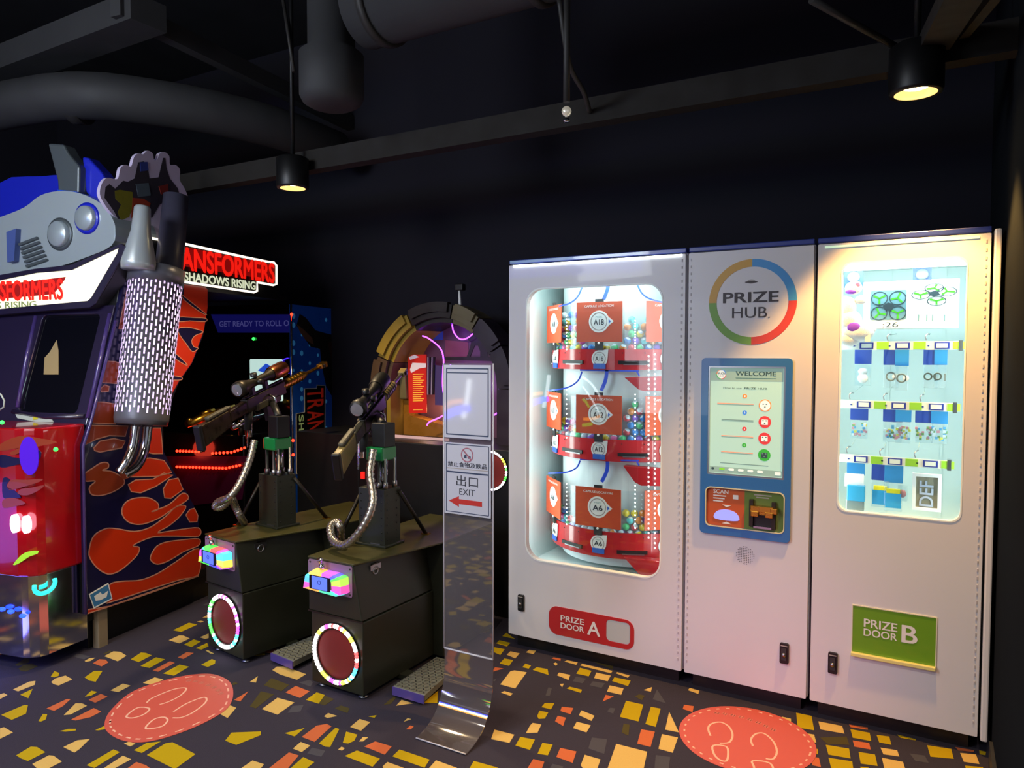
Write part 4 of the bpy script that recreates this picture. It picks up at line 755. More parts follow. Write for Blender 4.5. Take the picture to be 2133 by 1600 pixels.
# top dome cards
for i, (x, y) in enumerate(((1776, 578), (1919, 573))):
    def bd(t, f, x=x, y=y):
        a = pc(f, x-18, y-16, x+22, y+22); obj('backing_card', MB().fbox(f, a[0], a[2], a[1], a[3], 0, .002, 'card_navy'), t)
        c = f.px(x+2, y-1); obj('clear_dome', MB().ball((c[0], f.O.y-.004, c[1]), .026, 'toy_grey', 16, 8, (1, .4, .9)), t)
    hang('blister_card', ['navy blister card with clear dome at the top left of the display window', 'navy blister card with clear dome above the drone box'][i], (x, y), MACH_Y+(.26 if i else .20), bd, 'prize')
def cluster(lab, cells, yy, kind):
    for j, (x, y, w_, h_, what) in enumerate(cells):
        def bd(t, f, x=x, y=y, w_=w_, h_=h_, what=what):
            a = pc(f, x-w_/2, y, x+w_/2, y+h_); obj('backing_card', MB().fbox(f, a[0], a[2], a[1], a[3], 0, .002, 'card_navy' if j % 2 == 0 else 'card_blue'), t, .001)
            obj('clear_bag', MB().fbox(f, a[0]+.002, a[2]-.002, a[1]-(a[3]-a[1])*1.5, a[1], 0, .012, 'blister'), t, .002)
            cc = ((a[0]+a[2])/2, a[1]-(a[3]-a[1])*.75); q = f.p(cc[0], cc[1], .006); s_ = (a[2]-a[0])
            m = MB()
            if what == 'figure': m.ball(q+V3((0, 0, .014)), .019, 'toy_white', 12, 8, (1, .6, .8)).ball(q-V3((0, 0, .014)), .021, 'toy_white', 12, 8, (1, .6, 1.1))
            elif what == 'ring': m.rev(q, (0, -1, 0), [(-.004, .020), (.006, .020), (.006, .013), (-.004, .013), (-.004, .020)], 'toy_grey', 18).rev(q+V3((.016, 0, 0)), (0, -1, 0), [(-.004, .012), (.006, .012), (.006, .0)], 'toy_white', 14)
            elif what == 'watch': m.rev(q+V3((-.01, 0, 0)), (0, -1, 0), [(0, .016), (.008, .016), (.008, .010), (0, .010)], 'toy_steel', 18).box(q.x+.012, q.x+.02, q.y-.006, q.y, q.z-.018, q.z+.012, 'toy_grey')
            elif what == 'blocks':
                rn = random.Random(int(x)); 
                for i in range(26):
                    dx, dz = rn.uniform(-.42, .42)*s_, rn.uniform(-.026, .024); m.box(q.x+dx-.005, q.x+dx+.005, q.y-.004+rn.uniform(0, .003), q.y+.004, q.z+dz-.005, q.z+dz+.005, rn.choice(['toy_yellow', 'toy_cyan', 'toy_pink', 'toy_white', 'logo_green']))
            elif what == 'cyan': m.box(q.x-s_*.42, q.x+s_*.42, q.y-.010, q.y+.005, q.z-.045, q.z+.016, 'toy_cyan').box(q.x-s_*.36, q.x+s_*.36, q.y-.0105, q.y+.005, q.z+.016, q.z+.034, 'toy_yellow')
            obj('toy', m, t, .001)
        hang('blister_card', lab[j], (x, y), yy-.006*j, bd, 'prize')
cluster(['navy card with a small white figure in a clear bag, upper row left'], [(1798, 728, 36, 30, 'figure')], MACH_Y+.16, 0)
cluster(['navy card with grey rings in a clear bag, upper row middle', 'bright blue card in front of the upper row middle prize'], [(1857, 728, 34, 32, 'ring'), (1879, 728, 30, 34, 'ring')], MACH_Y+.16, 0)
cluster(['navy card with a dark watch in a clear bag, upper row right', 'bright blue card at the far right of the upper row'], [(1940, 728, 34, 32, 'watch'), (1960, 728, 28, 32, 'watch')], MACH_Y+.16, 0)
cluster(['navy card with small bright blocks, middle row left'], [(1790, 850, 38, 24, 'blocks')], MACH_Y+.16, 0)
cluster(['navy card with mixed coloured blocks, middle row centre', 'bright blue card over the middle row centre prize'], [(1860, 852, 42, 26, 'blocks'), (1882, 850, 34, 28, 'blocks')], MACH_Y+.16, 0)
cluster(['navy card with pale blocks, middle row right', 'bright blue card at the far right of the middle row'], [(1926, 854, 40, 26, 'blocks'), (1957, 856, 36, 26, 'blocks')], MACH_Y+.16, 0)
def bdm(t, f):
    a = pc(f, 1764, 962, 1802, 988); obj('backing_card', MB().fbox(f, a[0], a[2], a[1], a[3], 0, .002, 'card_blue'), t)
    a = pc(f, 1760, 988, 1800, 1012); obj('white_insert', MB().fbox(f, a[0], a[2], a[1], a[3], 0, .012, 'toy_white'), t); a = pc(f, 1765, 1011, 1803, 1040); obj('cyan_block', MB().fbox(f, a[0], a[2], a[1], a[3], 0, .03, 'toy_cyan'), t, .003)
    a = pc(f, 1762, 1040, 1801, 1060); obj('grey_base', MB().fbox(f, a[0], a[2], a[1], a[3], 0, .025, 'toy_grey'), t, .005)
hang('boxed_toy', 'cyan and white boxed toy with grey base, lower row left', (1782, 1000), MACH_Y+.16, bdm)
cluster(['navy card over a cyan and yellow pouch, lower row centre', 'bright blue card over a cyan and yellow pouch, lower row centre front'], [(1835, 965, 40, 34, 'cyan'), (1862, 968, 40, 36, 'cyan')], MACH_Y+.17, 0)
f = Frame((0, MACH_Y+.17, 0), (1, 0, 0), (0, 0, 1)); c = f.px(1880, 1028); t = thing('toy_pouch', 'pink toy in a clear pouch right of the cyan pouches', 'prize', (c[0], f.O.y, c[1])); obj('pouch', MB().fbox(f, c[0]-.018, c[0]+.018, c[1]-.03, c[1]+.035, 0, .014, 'blister'), t, .004); obj('toy', MB().ball(f.p(c[0], c[1], .005), .014, 'toy_pink', 12, 8, (1, .5, 1.2)), t)
f = Frame((0, MACH_Y+.14, 0), (1, 0, 0), (0, 0, 1)); P4 = [f.px(1902, 984), f.px(1963, 989), f.px(1959, 1067), f.px(1898, 1060)]
a = (P4[0][0]*.5+P4[3][0]*.5, P4[2][1]*.5+P4[3][1]*.5, P4[1][0]*.5+P4[2][0]*.5, P4[0][1]*.5+P4[1][1]*.5)
t = thing('picture_frame', 'white picture frame with the letters DEF standing on end, lower row right', 'frame', ((a[0]+a[2])/2, f.O.y, a[1]))
obj('frame_border', MB().plate(f, [(a[0], a[1]), (a[2], a[1]), (a[2], a[3]), (a[0], a[3])], [[(a[0]+.013, a[1]+.013), (a[2]-.013, a[1]+.013), (a[2]-.013, a[3]-.013), (a[0]+.013, a[3]-.013)]], 0, .014, 'box_white'), t, .001)
obj('backing', MB().fbox(f, a[0]+.01, a[2]-.01, a[1]+.01, a[3]-.01, 0, .004, mat('frame_back', '8c8a78', .5)), t)
m = MB(); m.text(f, 'DEF', a[0]+.026, a[1]+.018, a[2]-.028, a[3]-.03, .004, mat('letter_pale', 'b8c4dc', .4), True, .003, 1); obj('lettering', m, t)
# ================================================================== TRUCK-SHAPED ARCADE CABINET (left)
mat('navy', '14123c', .35, coat=.3, noise=.1, nscale=4); mat('flame', 'c8320e', .35, coat=.3, noise=.12, nscale=3); mat('flame_dark', '9a3a14', .4, coat=.2); mat('flame_edge', 'c88a72', .5)
mat('truck_red', 'a80c16', .18, coat=.8); mat('glass_dark', '0c0c14', .08, coat=.5); mat('frame_purple', '241c38', .3, coat=.5); mat('silver_paint', 'b4c0c4', .3, .35, coat=.4)
mat('silver_matte', '6c6c76', .35, .4); mat('silver_bright', 'c0c8ca', .3, .3, coat=.5); mat('pipe_lilac', '4c4a5c', .4, .2); mat('fin_grey', '5a6266', .4, .4); mat('fin_blue', '1c28c0', .3, coat=.5); mat('pale_post', '8a7a62', .6)
glow('visor_white', 'f6f0cc', .85); glow('sign_red', 'f01c10', .95); glow('sign_cream', 'e4ecca', .8); glow('sign_edge', 'fff0d8', 1.8); glow('slot_lilac', 'dcc0f4', 1.15)
glow('led_red', 'ff2210', 9); glow('led_blue', '1430ff', 7); glow('led_turq', '28f0c8', 2.0); glow('led_lamp', 'ffe4ff', 4); glow('led_green', '30ff50', 3)
ca = radians(12); F0 = at(195, 1360, 2, 0); E1 = V3((-sin(ca), cos(ca), 0)); NN = V3((cos(ca), sin(ca), 0)); ZZ = V3((0, 0, 1))
SF = Frame(F0, E1, ZZ)
def su(x, y=800, w=0): return SF.px(x, y, w)[0]
T = thing('arcade_cabinet', 'big truck-shaped arcade cabinet with orange flame side panel and lit exhaust stack', 'arcade machine', F0)
WID = 1.3; u_s = su(605, 800); u_e = su(722, 800); u_n = su(71, 1204, -.02); zt_r = SF.px(660, 640)[1]
PF = Frame(F0, E1, -NN)                                            # plan frame: (u, depth inwards), w = up
def GF(u): return Frame(F0+E1*u, NN, ZZ)                           # planes facing the front of the truck
# bodies
zbot = SF.px(300, 1237)[1]
obj('base', MB().plate(PF, [(.03, .07), (u_e-.02, .07), (u_e-.02, WID), (.03, WID)], [], 0, .17, 'black'), T)
obj('foot_post', MB().plate(PF, rrect(.05, .02, .11, .06, .004, 2), [], .0, .20, 'pale_post'), T, label='pale upright post under the side panel')
prof = SF.pxs([(183, 900), (190, 870), (243, 640), (256, 524), (300, 512), (400, 575), (430, 604), (424, 700), (400, 757), (372, 800), (340, 885)], -.02)
cabm = MB().plate(SF, prof, [], -WID, -.02, 'black'); cab = obj('cab_body', cabm, T, .004)
low = SF.pxs([(176, 1279), (172, 930), (186, 885), (340, 888), (341, 941), (370, 996), (403, 1052), (414, 1085), (414, 1198)], -.02)
obj('lower_body', MB().plate(SF, low, [], -WID, -.02, 'black'), T)
# side panel
pan = [(178, 1280), (172, 930), (187, 882), (240, 668), (262, 575), (330, 578), (425, 596), (433, 602), (433, 640), (425, 690), (412, 728), (400, 757), (375, 792), (350, 837), (338, 870), (336, 896), (341, 941), (354, 970), (370, 996), (388, 1024), (403, 1052), (414, 1074), (415, 1198)]
P_ = MB().pxpoly(SF, pan, -.019, 0, 'navy'); sp = obj('side_panel', P_, T, label='navy side panel with orange flames')
fl = MB()
def Z3(s): return [(float(a)/3.076, 860+float(b)/3.076) for a, b in (q.split(',') for q in s.split())]
def Z2(s): return [(float(a)/4, 560+float(b)/4) for a, b in (q.split(',') for q in s.split())]
FLM = [('flame', Z3, '570,880 600,790 680,742 760,745 860,760 960,735 1060,665 1130,600 1190,600 1150,665 1080,725 1010,768 1140,750 1272,738 1272,790 1140,790 1000,792 920,815 850,852 890,862 882,905 830,960 760,1015 690,1033 620,992 575,930'),
 ('flame', Z3, '780,640 800,580 860,548 950,545 1010,580 1010,620 970,632 1080,590 1170,515 1205,552 1100,620 1030,668 950,703 880,715 815,695'),
 ('flame', Z3, '820,460 870,430 980,425 1050,385 1108,398 1000,470 900,513 840,505'), ('flame', Z3, '938,98 1028,98 1036,180 1042,262 980,262 912,245 930,180'),
 ('flame', Z3, '905,298 960,290 1050,306 1080,350 1100,382 1000,408 835,410 880,350'), ('flame', Z3, '1045,490 1080,430 1140,418 1172,492 1095,548 1055,545'),
 ('flame', Z3, '1190,655 1215,620 1245,612 1268,660 1262,698 1215,700'), ('flame_dark', Z3, '545,205 572,80 700,82 820,85 802,150 700,146 620,168'),
 ('flame_dark', Z3, '600,225 640,182 730,165 802,182 780,225 700,240 640,252 605,242'), ('flame_dark', Z3, '542,392 600,350 650,320 690,322 692,352 655,368 720,378 788,420 790,462 720,508 640,530 585,522 572,478 610,438 542,436'),
 ('flame', Z3, '965,920 1000,860 1060,830 1160,815 1272,808 1272,850 1180,888 1080,948 1010,970 970,950'), ('flame', Z3, '690,1205 700,1105 780,1080 900,1072 1010,1030 1120,960 1272,870 1272,1035 1150,1070 900,1150 700,1215'),
 ('flame', Z3, '555,1288 556,1262 700,1240 900,1170 1150,1085 1272,1042 1272,1046 900,1175')]
for mt_, zf, s_ in FLM:
    q = smooth_loop(SF.pxs(zf(s_)), 4) if len(s_.split()) > 8 else SF.pxs(zf(s_))
    fl.plate(SF, q, [], 0, .0012, mt_); fl.outline(SF, q, .006, .0, .0018, 'flame_edge')
q = SF.pxs([(383, 592), (425, 597), (432, 603), (432, 640), (424, 690), (399, 756), (374, 791), (350, 835), (341, 845), (330, 842), (345, 790), (383, 610)]); fl.plate(SF, q, [], 0, .0012, 'flame')
for s_ in ('1515,220 1600,285 1722,384 1650,350 1535,262', '1490,402 1600,405 1712,412 1708,440 1580,434 1485,440', '1480,500 1560,488 1660,510 1690,530 1625,556 1595,600 1612,648 1650,662 1600,690 1545,620 1500,560', '1450,702 1505,745 1560,803 1520,788 1450,742', '1420,892 1500,900 1518,915 1500,926 1425,924'):
    q = smooth_loop(SF.pxs(Z2(s_)), 3); fl.plate(SF, q, [], .0012, .002, 'navy'); fl.outline(SF, q, .005, .0012, .0024, 'flame_edge')
for mt_, s_ in (('flame_dark', '1060,165 1150,165 1102,503 988,500 1025,330'), ('flame_dark', '888,768 960,775 1040,800 1010,958 852,948'), ('flame_dark', '832,1002 870,968 908,980 902,1020 845,1026'), ('flame_dark', '790,1108 870,1112 975,1130 960,1292 765,1285')):
    q = SF.pxs(Z2(s_)); fl.plate(SF, q, [], 0, .0012, mt_); fl.outline(SF, q, .006, 0, .0018, 'flame_edge')
fl.outline(SF, SF.pxs([(188, 886), (262, 888), (338, 890)]), .006, 0, .0015, 'black', False)
obj('flame_artwork', fl, sp)
m = MB(); q = SF.pxs(Z3('570,1165 690,1095 715,1190 600,1250')); m.plate(SF, q, [], .0012, .0028, mat('sticker_blue', '3a7ab0', .4)); m.outline(SF, q, .008, .0012, .0032, 'badge_white')
m.plate(SF, SF.pxs(Z3('600,1175 640,1150 655,1165 690,1140 680,1180 640,1200 610,1205')), [], .0028, .0034, 'badge_white'); obj('corner_sticker', m, sp, label='small pale blue sticker')
obj('panel_trim', MB().tube([SF.p(*SF.px(*q), .004) for q in ((178, 1279), (172, 930), (187, 884), (240, 668))], .008, mat('trim_violet', '4a3a78', .25, coat=.5), 8), sp)
# nose
zb, zt = SF.px(71, 1206, -.02)[1], SF.px(160, 884, -.02)[1]
NF = GF(u_n)
def nose_loop(ins=0): return [(.0, .02+ins), (.0, WID), (u_n+ins, WID), (u_n+ins, .12), (u_n+.01+ins, .075+ins), (u_n+.035+ins, .04+ins), (u_n+.07+ins, .025+ins)]
ns = MB().plate(PF, nose_loop(), [], zb, zt, 'truck_red'); nose = obj('red_nose', ns, T, .012, label='glossy red truck nose', seg=3)
obj('step', MB().plate(PF, nose_loop(.015), [], .07, zb-.001, 'chrome'), T, .004, label='mirror chrome step box')
m = MB(); Wf = .004
for s_ in ('0,420 60,385 150,330 250,280 330,230 330,205 200,215 90,250 100,280 50,330 0,350', '0,560 20,540 70,545 60,600 20,640 0,650'):
    pass
def nfp(x, y): return NF.px(x, y, Wf)
for mt_, s_ in (('flame_dark', '0,200 120,150 250,165 360,190 200,225 90,270 60,255 120,225 0,245'), ('navy', '0,270 120,290 250,240 240,310 120,330 0,350'), ('flame_dark', '40,460 70,430 160,430 270,425 230,450 130,480 70,495 45,485'), ('navy', '15,420 60,430 40,470 90,500 130,545 60,545 15,540'), ('flame_dark', '110,520 130,490 200,480 280,465 240,500 170,530'), ('flame_dark', '15,560 80,545 160,580 90,600 20,610')):
    q = [nfp(*p) for p in Z3(s_)]; m.plate(NF, smooth_loop(q, 3), [], 0, .0015, mt_)
obj('nose_flames', m, nose)
q = nfp(34, 1090); m = MB(); m.plate(NF, circ(q[0], q[1], .021, 20, .044), [], 0, .02, 'led_lamp'); q = nfp(58, 1092); m.plate(NF, circ(q[0], q[1], .021, 20, .042), [], 0, .02, 'led_lamp'); obj('headlight', m, nose, label='bright white twin headlight')
q = nfp(60, 950); m = MB().plate(NF, circ(q[0], q[1], .06, 24, .09), [], -.0, .004, mat('reflection_violet', '4a18b8', .2, 0, '5a14e8', .4)); obj('violet_reflection', m, nose, label='violet reflection on the red nose, built as a glowing oval')  # soft violet reflection in the red gloss, painted as a glowing oval
m = MB(); q = smooth_loop([nfp(*p) for p in Z3('80,975 130,915 180,890 240,885 235,905 190,920 150,945 110,970')], 2); m.plate(NF, q, [], 0, .002, glow('decal_lime', 'a0d820', .5)); obj('nose_decal', m, nose, label='lime green streak')
m = MB()
for p in ((117, 936), (5, 880)):
    q = nfp(*p); m.ball(NF.p(*q, .006), .010, 'led_green', 10, 6)
obj('green_light', m, nose)
for p in ((2, 1270), (20, 1275), (45, 1284)):
    q = NF.px(*p, .01); obj('step_light', MB().ball(NF.p(*q, .004), .014, 'led_blue', 12, 8, (1.4, 1, .7)), T, label='blue light')
a = [NF.px(-200, 640)[0]]
c = SF.px(94, 1218, .002); m = MB(); m.tube([SF.p(c[0]+.055*cos(t), c[1]+.04*sin(t), .0) for t in [pi*(.9+.12*i) for i in range(11)]], .010, 'led_turq', 8); obj('ring_light', m, T, label='turquoise ring light under the nose')
# windshield
wA = SF.p(*SF.px(187, 880, -.015), -.015); wB = SF.p(*SF.px(243, 645, -.015), -.015); WFm = Frame(wA, NN, wB-wA)
hgt = (wB-wA).length
wp = lambda L: WFm.pxs(L, .01)
m = MB().plate(WFm, [(-WID, -.02), (0, -.02), (0, hgt+.02), (-WID, hgt+.02)], [rrect(*wp([(40, 858)])[0], *wp([(212, 655)])[0], .03), ], 0, .018, 'frame_purple')
wf = obj('windshield_frame', m, T, .004)
obj('windshield', MB().plate(WFm, [(-WID+.02, -.0), (-.02, -.0), (-.02, hgt), (-WID+.02, hgt)], [], .001, .006, 'glass_dark'), T)
m = MB()
for L in ([(78, 660), (60, 740), (40, 850)], [(232, 655), (210, 760), (186, 872)]): m.tube([WFm.p(*q, .018) for q in wp(L)], .012, 'trim_violet', 8)
m.tube([WFm.p(*q, .018) for q in wp([(30, 858), (100, 870), (180, 868)])], .012, 'frame_purple', 8)
obj('pillar_trim', m, wf)
m = MB().plate(WFm, wp([(90, 780), (92, 745), (103, 733), (117, 708), (121, 730), (121, 780)]), [], .006, .008, mat('note_tan', 'a08a60', .6)); obj('window_sticker', m, T, label='tan paper sticker inside the windshield')
m = MB(); WFl = [wp([p])[0] for p in ((33, 858), (75, 865), (112, 875), (115, 880), (80, 880), (40, 872))]; m.plate(WFm, WFl, [], .018, .021, mat('figure_pale', 'b4bcb4', .5)); m.plate(WFm, [wp([p])[0] for p in ((72, 869), (80, 868), (84, 874), (74, 876))], [], .021, .023, mat('figure_yellow', 'c8c02c', .5)); obj('warning_decal', m, T, label='small pale decal at the foot of the windshield')
m = MB(); m.tube([NF.p(*NF.px(*p, -.0), .0) for p in ((-10, 815), (2, 822), (9, 835), (8, 848), (-2, 855))], .004, 'figure_pale', 6); obj('side_neon', m, T)
# visor marquee
uv = su(240, 650)-.04; VF = GF(uv); v_ = lambda L, w=0: VF.pxs(L, w)
out = [(-260, 600), (0, 573), (75, 560), (150, 552), (254, 508), (264, 514), (259, 531), (201, 633), (190, 641), (70, 650), (-260, 680)]
inn = [(-250, 612), (0, 585), (78, 569), (152, 563), (249, 517), (246, 528), (192, 620), (184, 627), (71, 637), (-250, 668)]
m = MB().plate(VF, v_(out), [], -.10, -.002, 'dark_grey').plate(VF, v_(out), [v_(inn)], -.002, .008, 'frame_purple'); vis = obj('visor_box', m, T, .003)
obj('visor_panel', MB().plate(VF, v_(inn), [], -.001, .003, 'visor_white'), vis, label='glowing cream panel')
m = MB(); m.plate(VF, v_([(-240, 640), (-240, 618), (0, 594), (138, 577), (136, 583), (113, 613), (0, 623)]), [], .003, .005, mat('sign_maroon', '8c0c0a', .5, 0, 'a00c08', .5)); m.pxtext(VF, 'TRANSFORMERS', -70, 630, 131, 580, .005, 'sign_red', 2); m.pxtext(VF, 'SHADOWS RISING', -100, 645, 76, 627, .005, mat('sign_olive', '7a8a58', .5, 0, '8a9a60', .35), True)
obj('visor_lettering', m, vis)
# plain silver housing, fins and fairing on the cab roof (no figure)
HF = GF(uv+.03); h_ = lambda L: HF.pxs(L)
HD = Z1 = None
m = MB().plate(HF, smooth_loop(h_([(-60, 470), (0, 452), (50, 432), (82, 408), (120, 398), (165, 402), (212, 425), (234, 455), (240, 480), (232, 512), (180, 536), (120, 556), (60, 566), (-60, 585)]), 3), [], -.28, 0, 'silver_paint'); hs = obj('roof_housing', m, T, .03, label='plain rounded silver housing above the lit visor', seg=4)
m = MB()
for (x, y, r, ring_) in ((182, 455, .066, 'fin_blue'), (126, 488, .070, 'fin_grey')):
    c = h_([(x, y)])[0]; m.rev(HF.p(*c, -.005), HF.N, [(0, r*1.25), (.012, r*1.25), (.012, r)], ring_, 32).rev(HF.p(*c, 0), HF.N, [(0, r), (.022, r*.96), (.028, r*.88), (.028, 0)], 'silver_paint', 32)
obj('round_cap', m, hs)
m = MB()
for i in range(6): m.plate(HF, h_([(42+i*3, 508+i*9), (80+i*4, 494+i*9), (82+i*4, 498+i*9), (44+i*3, 513+i*9)]), [], 0, .014, 'fin_grey')
m.plate(HF, h_([(24, 485), (44, 478), (40, 545), (26, 548)]), [], 0, .03, mat('fin_slate', '4a5c98', .35)); obj('vent_slats', m, hs)
obj('grey_fin', MB().plate(HF, h_([(92, 296), (124, 298), (135, 318), (158, 345), (157, 400), (114, 402), (112, 374)]), [], -.10, -.02, 'fin_grey'), T, .01); obj('fin_collar', MB().plate(HF, h_([(115, 394), (156, 398), (156, 410), (118, 410)]), [], -.11, -.01, mat('collar_blue', '1c5ad8', .3)), T, .004)
obj('blue_fin', MB().plate(HF, h_([(150, 320), (162, 322), (190, 352), (208, 384), (206, 412), (170, 408), (158, 395)]), [], -.14, -.06, 'fin_blue'), T, .01)
obj('roof_fairing', MB().plate(HF, smooth_loop(h_([(-90, 360), (0, 345), (60, 342), (105, 352), (112, 400), (90, 430), (0, 450), (-90, 470)]), 3), [], -.6, -.25, 'fin_blue'), T, .04, label='deep blue roof fairing', seg=4)
# cut-out board with lilac-white border behind the stack
bd = [(x/4.211, 260+y/4.211) for x, y in ((885,640),(888,530),(940,465),(1030,475),(1055,385),(1100,350),(1150,365),(1175,285),(1215,250),(1255,258),(1295,226),(1340,252),(1352,308),(1380,300),(1400,252),(1445,240),(1485,275),(1492,348),(1540,352),(1578,395),(1578,485),(1620,560),(1648,640),(1632,720),(1618,1000),(1590,1180),(1540,1290),(1240,1290),(1140,900),(1000,800))]
m = MB().plate(SF, smooth_loop(SF.pxs(bd, .0), 4), [], -.02, 0, mat('board_lilac', 'd0c4e0', .5)); brd = obj('cutout_board', m, T, label='cut-out board with pale lilac scalloped border')
m = MB()
for c_, L in (('3a3440', [(915,640),(925,545),(960,520),(1010,560),(1080,490),(1120,500),(1180,470),(1210,330),(1260,320),(1300,400),(1310,470),(1390,460),(1430,290),(1450,290),(1460,380),(1490,470),(1560,560),(1590,680),(1560,760),(1480,660),(1400,700),(1330,820),(1250,700),(1180,740),(1100,820),(1040,840),(1000,760)]), ('8a8420', [(1005,580),(1050,570),(1160,590),(1170,700),(1130,810),(1060,838),(1030,770),(1060,700),(1010,650)]), ('a8381c', [(1160,640),(1260,650),(1320,690),(1280,800),(1200,790),(1150,820)]), ('5c6a78', [(1190,520),(1300,510),(1320,620),(1210,635)]), ('38469a', [(1225,330),(1290,325),(1300,400),(1230,410)]), ('8c2c24', [(1390,540),(1470,520),(1475,600),(1410,610)])):
    m.plate(SF, SF.pxs([(x/4.211, 260+y/4.211) for x, y in L]), [], 0, .001+.0006*len(m.m), mat('art_'+c_, c_, .5, noise=.3, nscale=40))
obj('board_artwork', m, brd, label='abstract jumble of dark, yellow, orange and slate shapes')
# exhaust stack
def sp3(x, y, w): return SF.p(*SF.px(x, y, w), w)
ew = .13; b0, b1 = sp3(294, 885, ew), sp3(327, 560, ew); dd = (b1-b0); Ls = dd.length; dd = dd.normalized(); er = .132
st = obj('exhaust_stack', MB().rev(b0, dd, [(0, .0), (0, er*.96), (.03, er), (.14*Ls*0+.05, er), (Ls*.90, er), (Ls*.90, er*1.06), (Ls, er*1.06), (Ls+.01, er*.9), (Ls+.01, 0)], 'silver_matte', 48), T, label='fat steel heat shield with rows of glowing slots')
m = MB(); xx = dd.cross(ZZ).normalized(); yy_ = dd.cross(xx); nc = 40; rowh = Ls*.87/14.5
for i in range(nc):
    for j in range(14):
        t0 = .06+rowh*(j+(.5 if i % 2 else 0)); t1 = t0+rowh*.70; a_ = 2*pi*i/nc; hw = .031
        vs = [b0+dd*t+(xx*cos(a_+s_*hw)+yy_*sin(a_+s_*hw))*er*1.008 for t, s_ in ((t0, -1), (t0, 1), (t1, 1), (t1, -1))]; m.add(vs, [(0, 1, 2, 3)], 'slot_lilac')
obj('glowing_slots', m, st)
p0, p1 = sp3(352, 560, ew-.02), sp3(367, 408, ew-.02); m = MB().rev(p0, p1-p0, [(0, .072), ((p1-p0).length, .066), ((p1-p0).length+.003, .0)], 'pipe_lilac', 28); obj('dark_pipe', m, st)
p0, p1 = sp3(288, 562, ew+.02), sp3(297, 430, ew+.02); L_ = (p1-p0).length; m = MB().rev(p0, p1-p0, [(0, .0), (0, .082), (L_*.1, .085), (L_*.55, .052), (L_*.6, .048), (L_*.97, .040), (L_, .034), (L_, 0)], 'silver_bright', 28); obj('silver_muzzle', m, st)
m = MB()
m.tube(smooth3([sp3(283, 884, ew), sp3(277, 930, ew), sp3(264, 962, ew), sp3(249, 984, ew-.02)], 6), .024, 'chrome', 14); m.tube(smooth3([sp3(308, 884, ew-.03), sp3(301, 935, ew-.03), sp3(284, 972, ew-.02), sp3(256, 990, ew-.03)], 6), .026, 'chrome', 14)
obj('chrome_pipe', m, st)
obj('stack_bracket', MB().tube([sp3(300, 600, 0), sp3(310, 600, ew)], .02, 'black', 8).tube([sp3(290, 860, 0), sp3(296, 860, ew)], .02, 'black', 8), st)
# rear screen housing + blue side panel
zr0 = .17
rp = SF.pxs([(606, 630), (721, 650)]); ztop = (rp[0][1]+rp[1][1])/2
obj('screen_housing', MB().plate(PF, [(u_s, .004), (u_e, .004), (u_e, WID), (u_s, WID)], [], zr0, ztop, 'black_gloss'), T)
mat('panel_deep', '1450b4', .35, 0, '0c3c98', .06, .35, 14); mat('panel_light', '4aa0e0', .35, 0, '3a8ac8', .16); mat('art_dark', '26221e', .5, noise=.4, nscale=30)
bp = obj('blue_side_panel', MB().plate(SF, [(u_s, zr0), (u_e, zr0), (u_e, ztop), (u_s, ztop)], [], -.003, .004, 'panel_deep'), T)
m = MB(); z4 = lambda s: [(340+float(a)/3.076, 480+float(b)/3.076) for a, b in (q.split(',') for q in s.split())]
rn = random.Random(5)
for i in range(7):
    for j in range(14):
        x, y = 835+i*52, 490+j*58
        if rn.random() < .42: continue
        c = SF.px(340+x/3.076, 480+(y+(x-830)*.12)/3.076, .004); r_ = rn.uniform(.008, .022)
        if c[0] < u_s+.03 or c[0] > u_e-.03 or c[1] > ztop-.04: continue
        m.plate(SF, circ(c[0], c[1], r_, 8), [], .004, .005, 'panel_light')
m.plate(SF, SF.pxs(z4('870,535 910,560 970,640 1040,660 1130,680 1170,760 1175,900 1120,960 1140,1080 1130,1260 1080,1250 1100,1100 1040,1000 1010,860 1000,760 940,745 900,690 850,610')), [], .005, .0065, 'art_dark')
m.plate(SF, SF.pxs(z4('850,600 900,640 950,690 960,735 905,700 870,650')), [], .0065, .0075, mat('art_tan', '7a5a48', .5)); m.plate(SF, SF.pxs(z4('1050,720 1110,700 1160,740 1160,860 1080,850')), [], .0065, .0075, mat('art_brown', '4a2420', .5, noise=.3))
obj('panel_artwork', m, bp, label='pale blue dots and dark jagged shapes')
m = MB(); q = SF.pxs(z4('900,1015 978,1012 980,992 1032,995 1030,1300 1030,1560 900,1560 848,1560 846,1175 900,1165')); m.plate(SF, q, [], .0065, .008, 'black'); m.outline(SF, q, .008, .0065, .0095, 'badge_white')
lx = SF.px(*z4('915,1010')[0])[0]; rx = SF.px(*z4('1020,1010')[0])[0]; ty = SF.px(*z4('970,1010')[0])[1]; by = SF.px(*z4('970,1290')[0])[1]; dz = (ty-by)/4
mat('trans_red', 'c02818', .4, 0, 'c02818', .12)
for k, ch in enumerate('TRANSF'): m.text(SF, ch, lx, ty-(k+1)*dz+.006, rx, ty-k*dz-.004, .008, 'trans_red', True, .001, -1)
for k, ch in enumerate('SHADOWS'):
    z_ = SF.px(*z4('880,1180')[0])[1]-k*.062; m.text(SF, ch, SF.px(*z4('862,1180')[0])[0], z_-.055, SF.px(*z4('893,1180')[0])[0], z_, .008, 'sign_olive', True, .001, -1)
obj('vertical_sign', m, bp, label='red lettering running down, outlined in white')
obj('edge_strip', MB().tube([SF.p(u_s, zr0, .012), SF.p(u_s, ztop, .012)], .008, 'chrome', 8), T)
m = MB()
for y in (918, 948, 655): c = SF.px(603, y); m.ball(SF.p(u_s-.005, c[1], .02), .011, 'led_red', 10, 6)
obj('red_edge_lights', m, T)
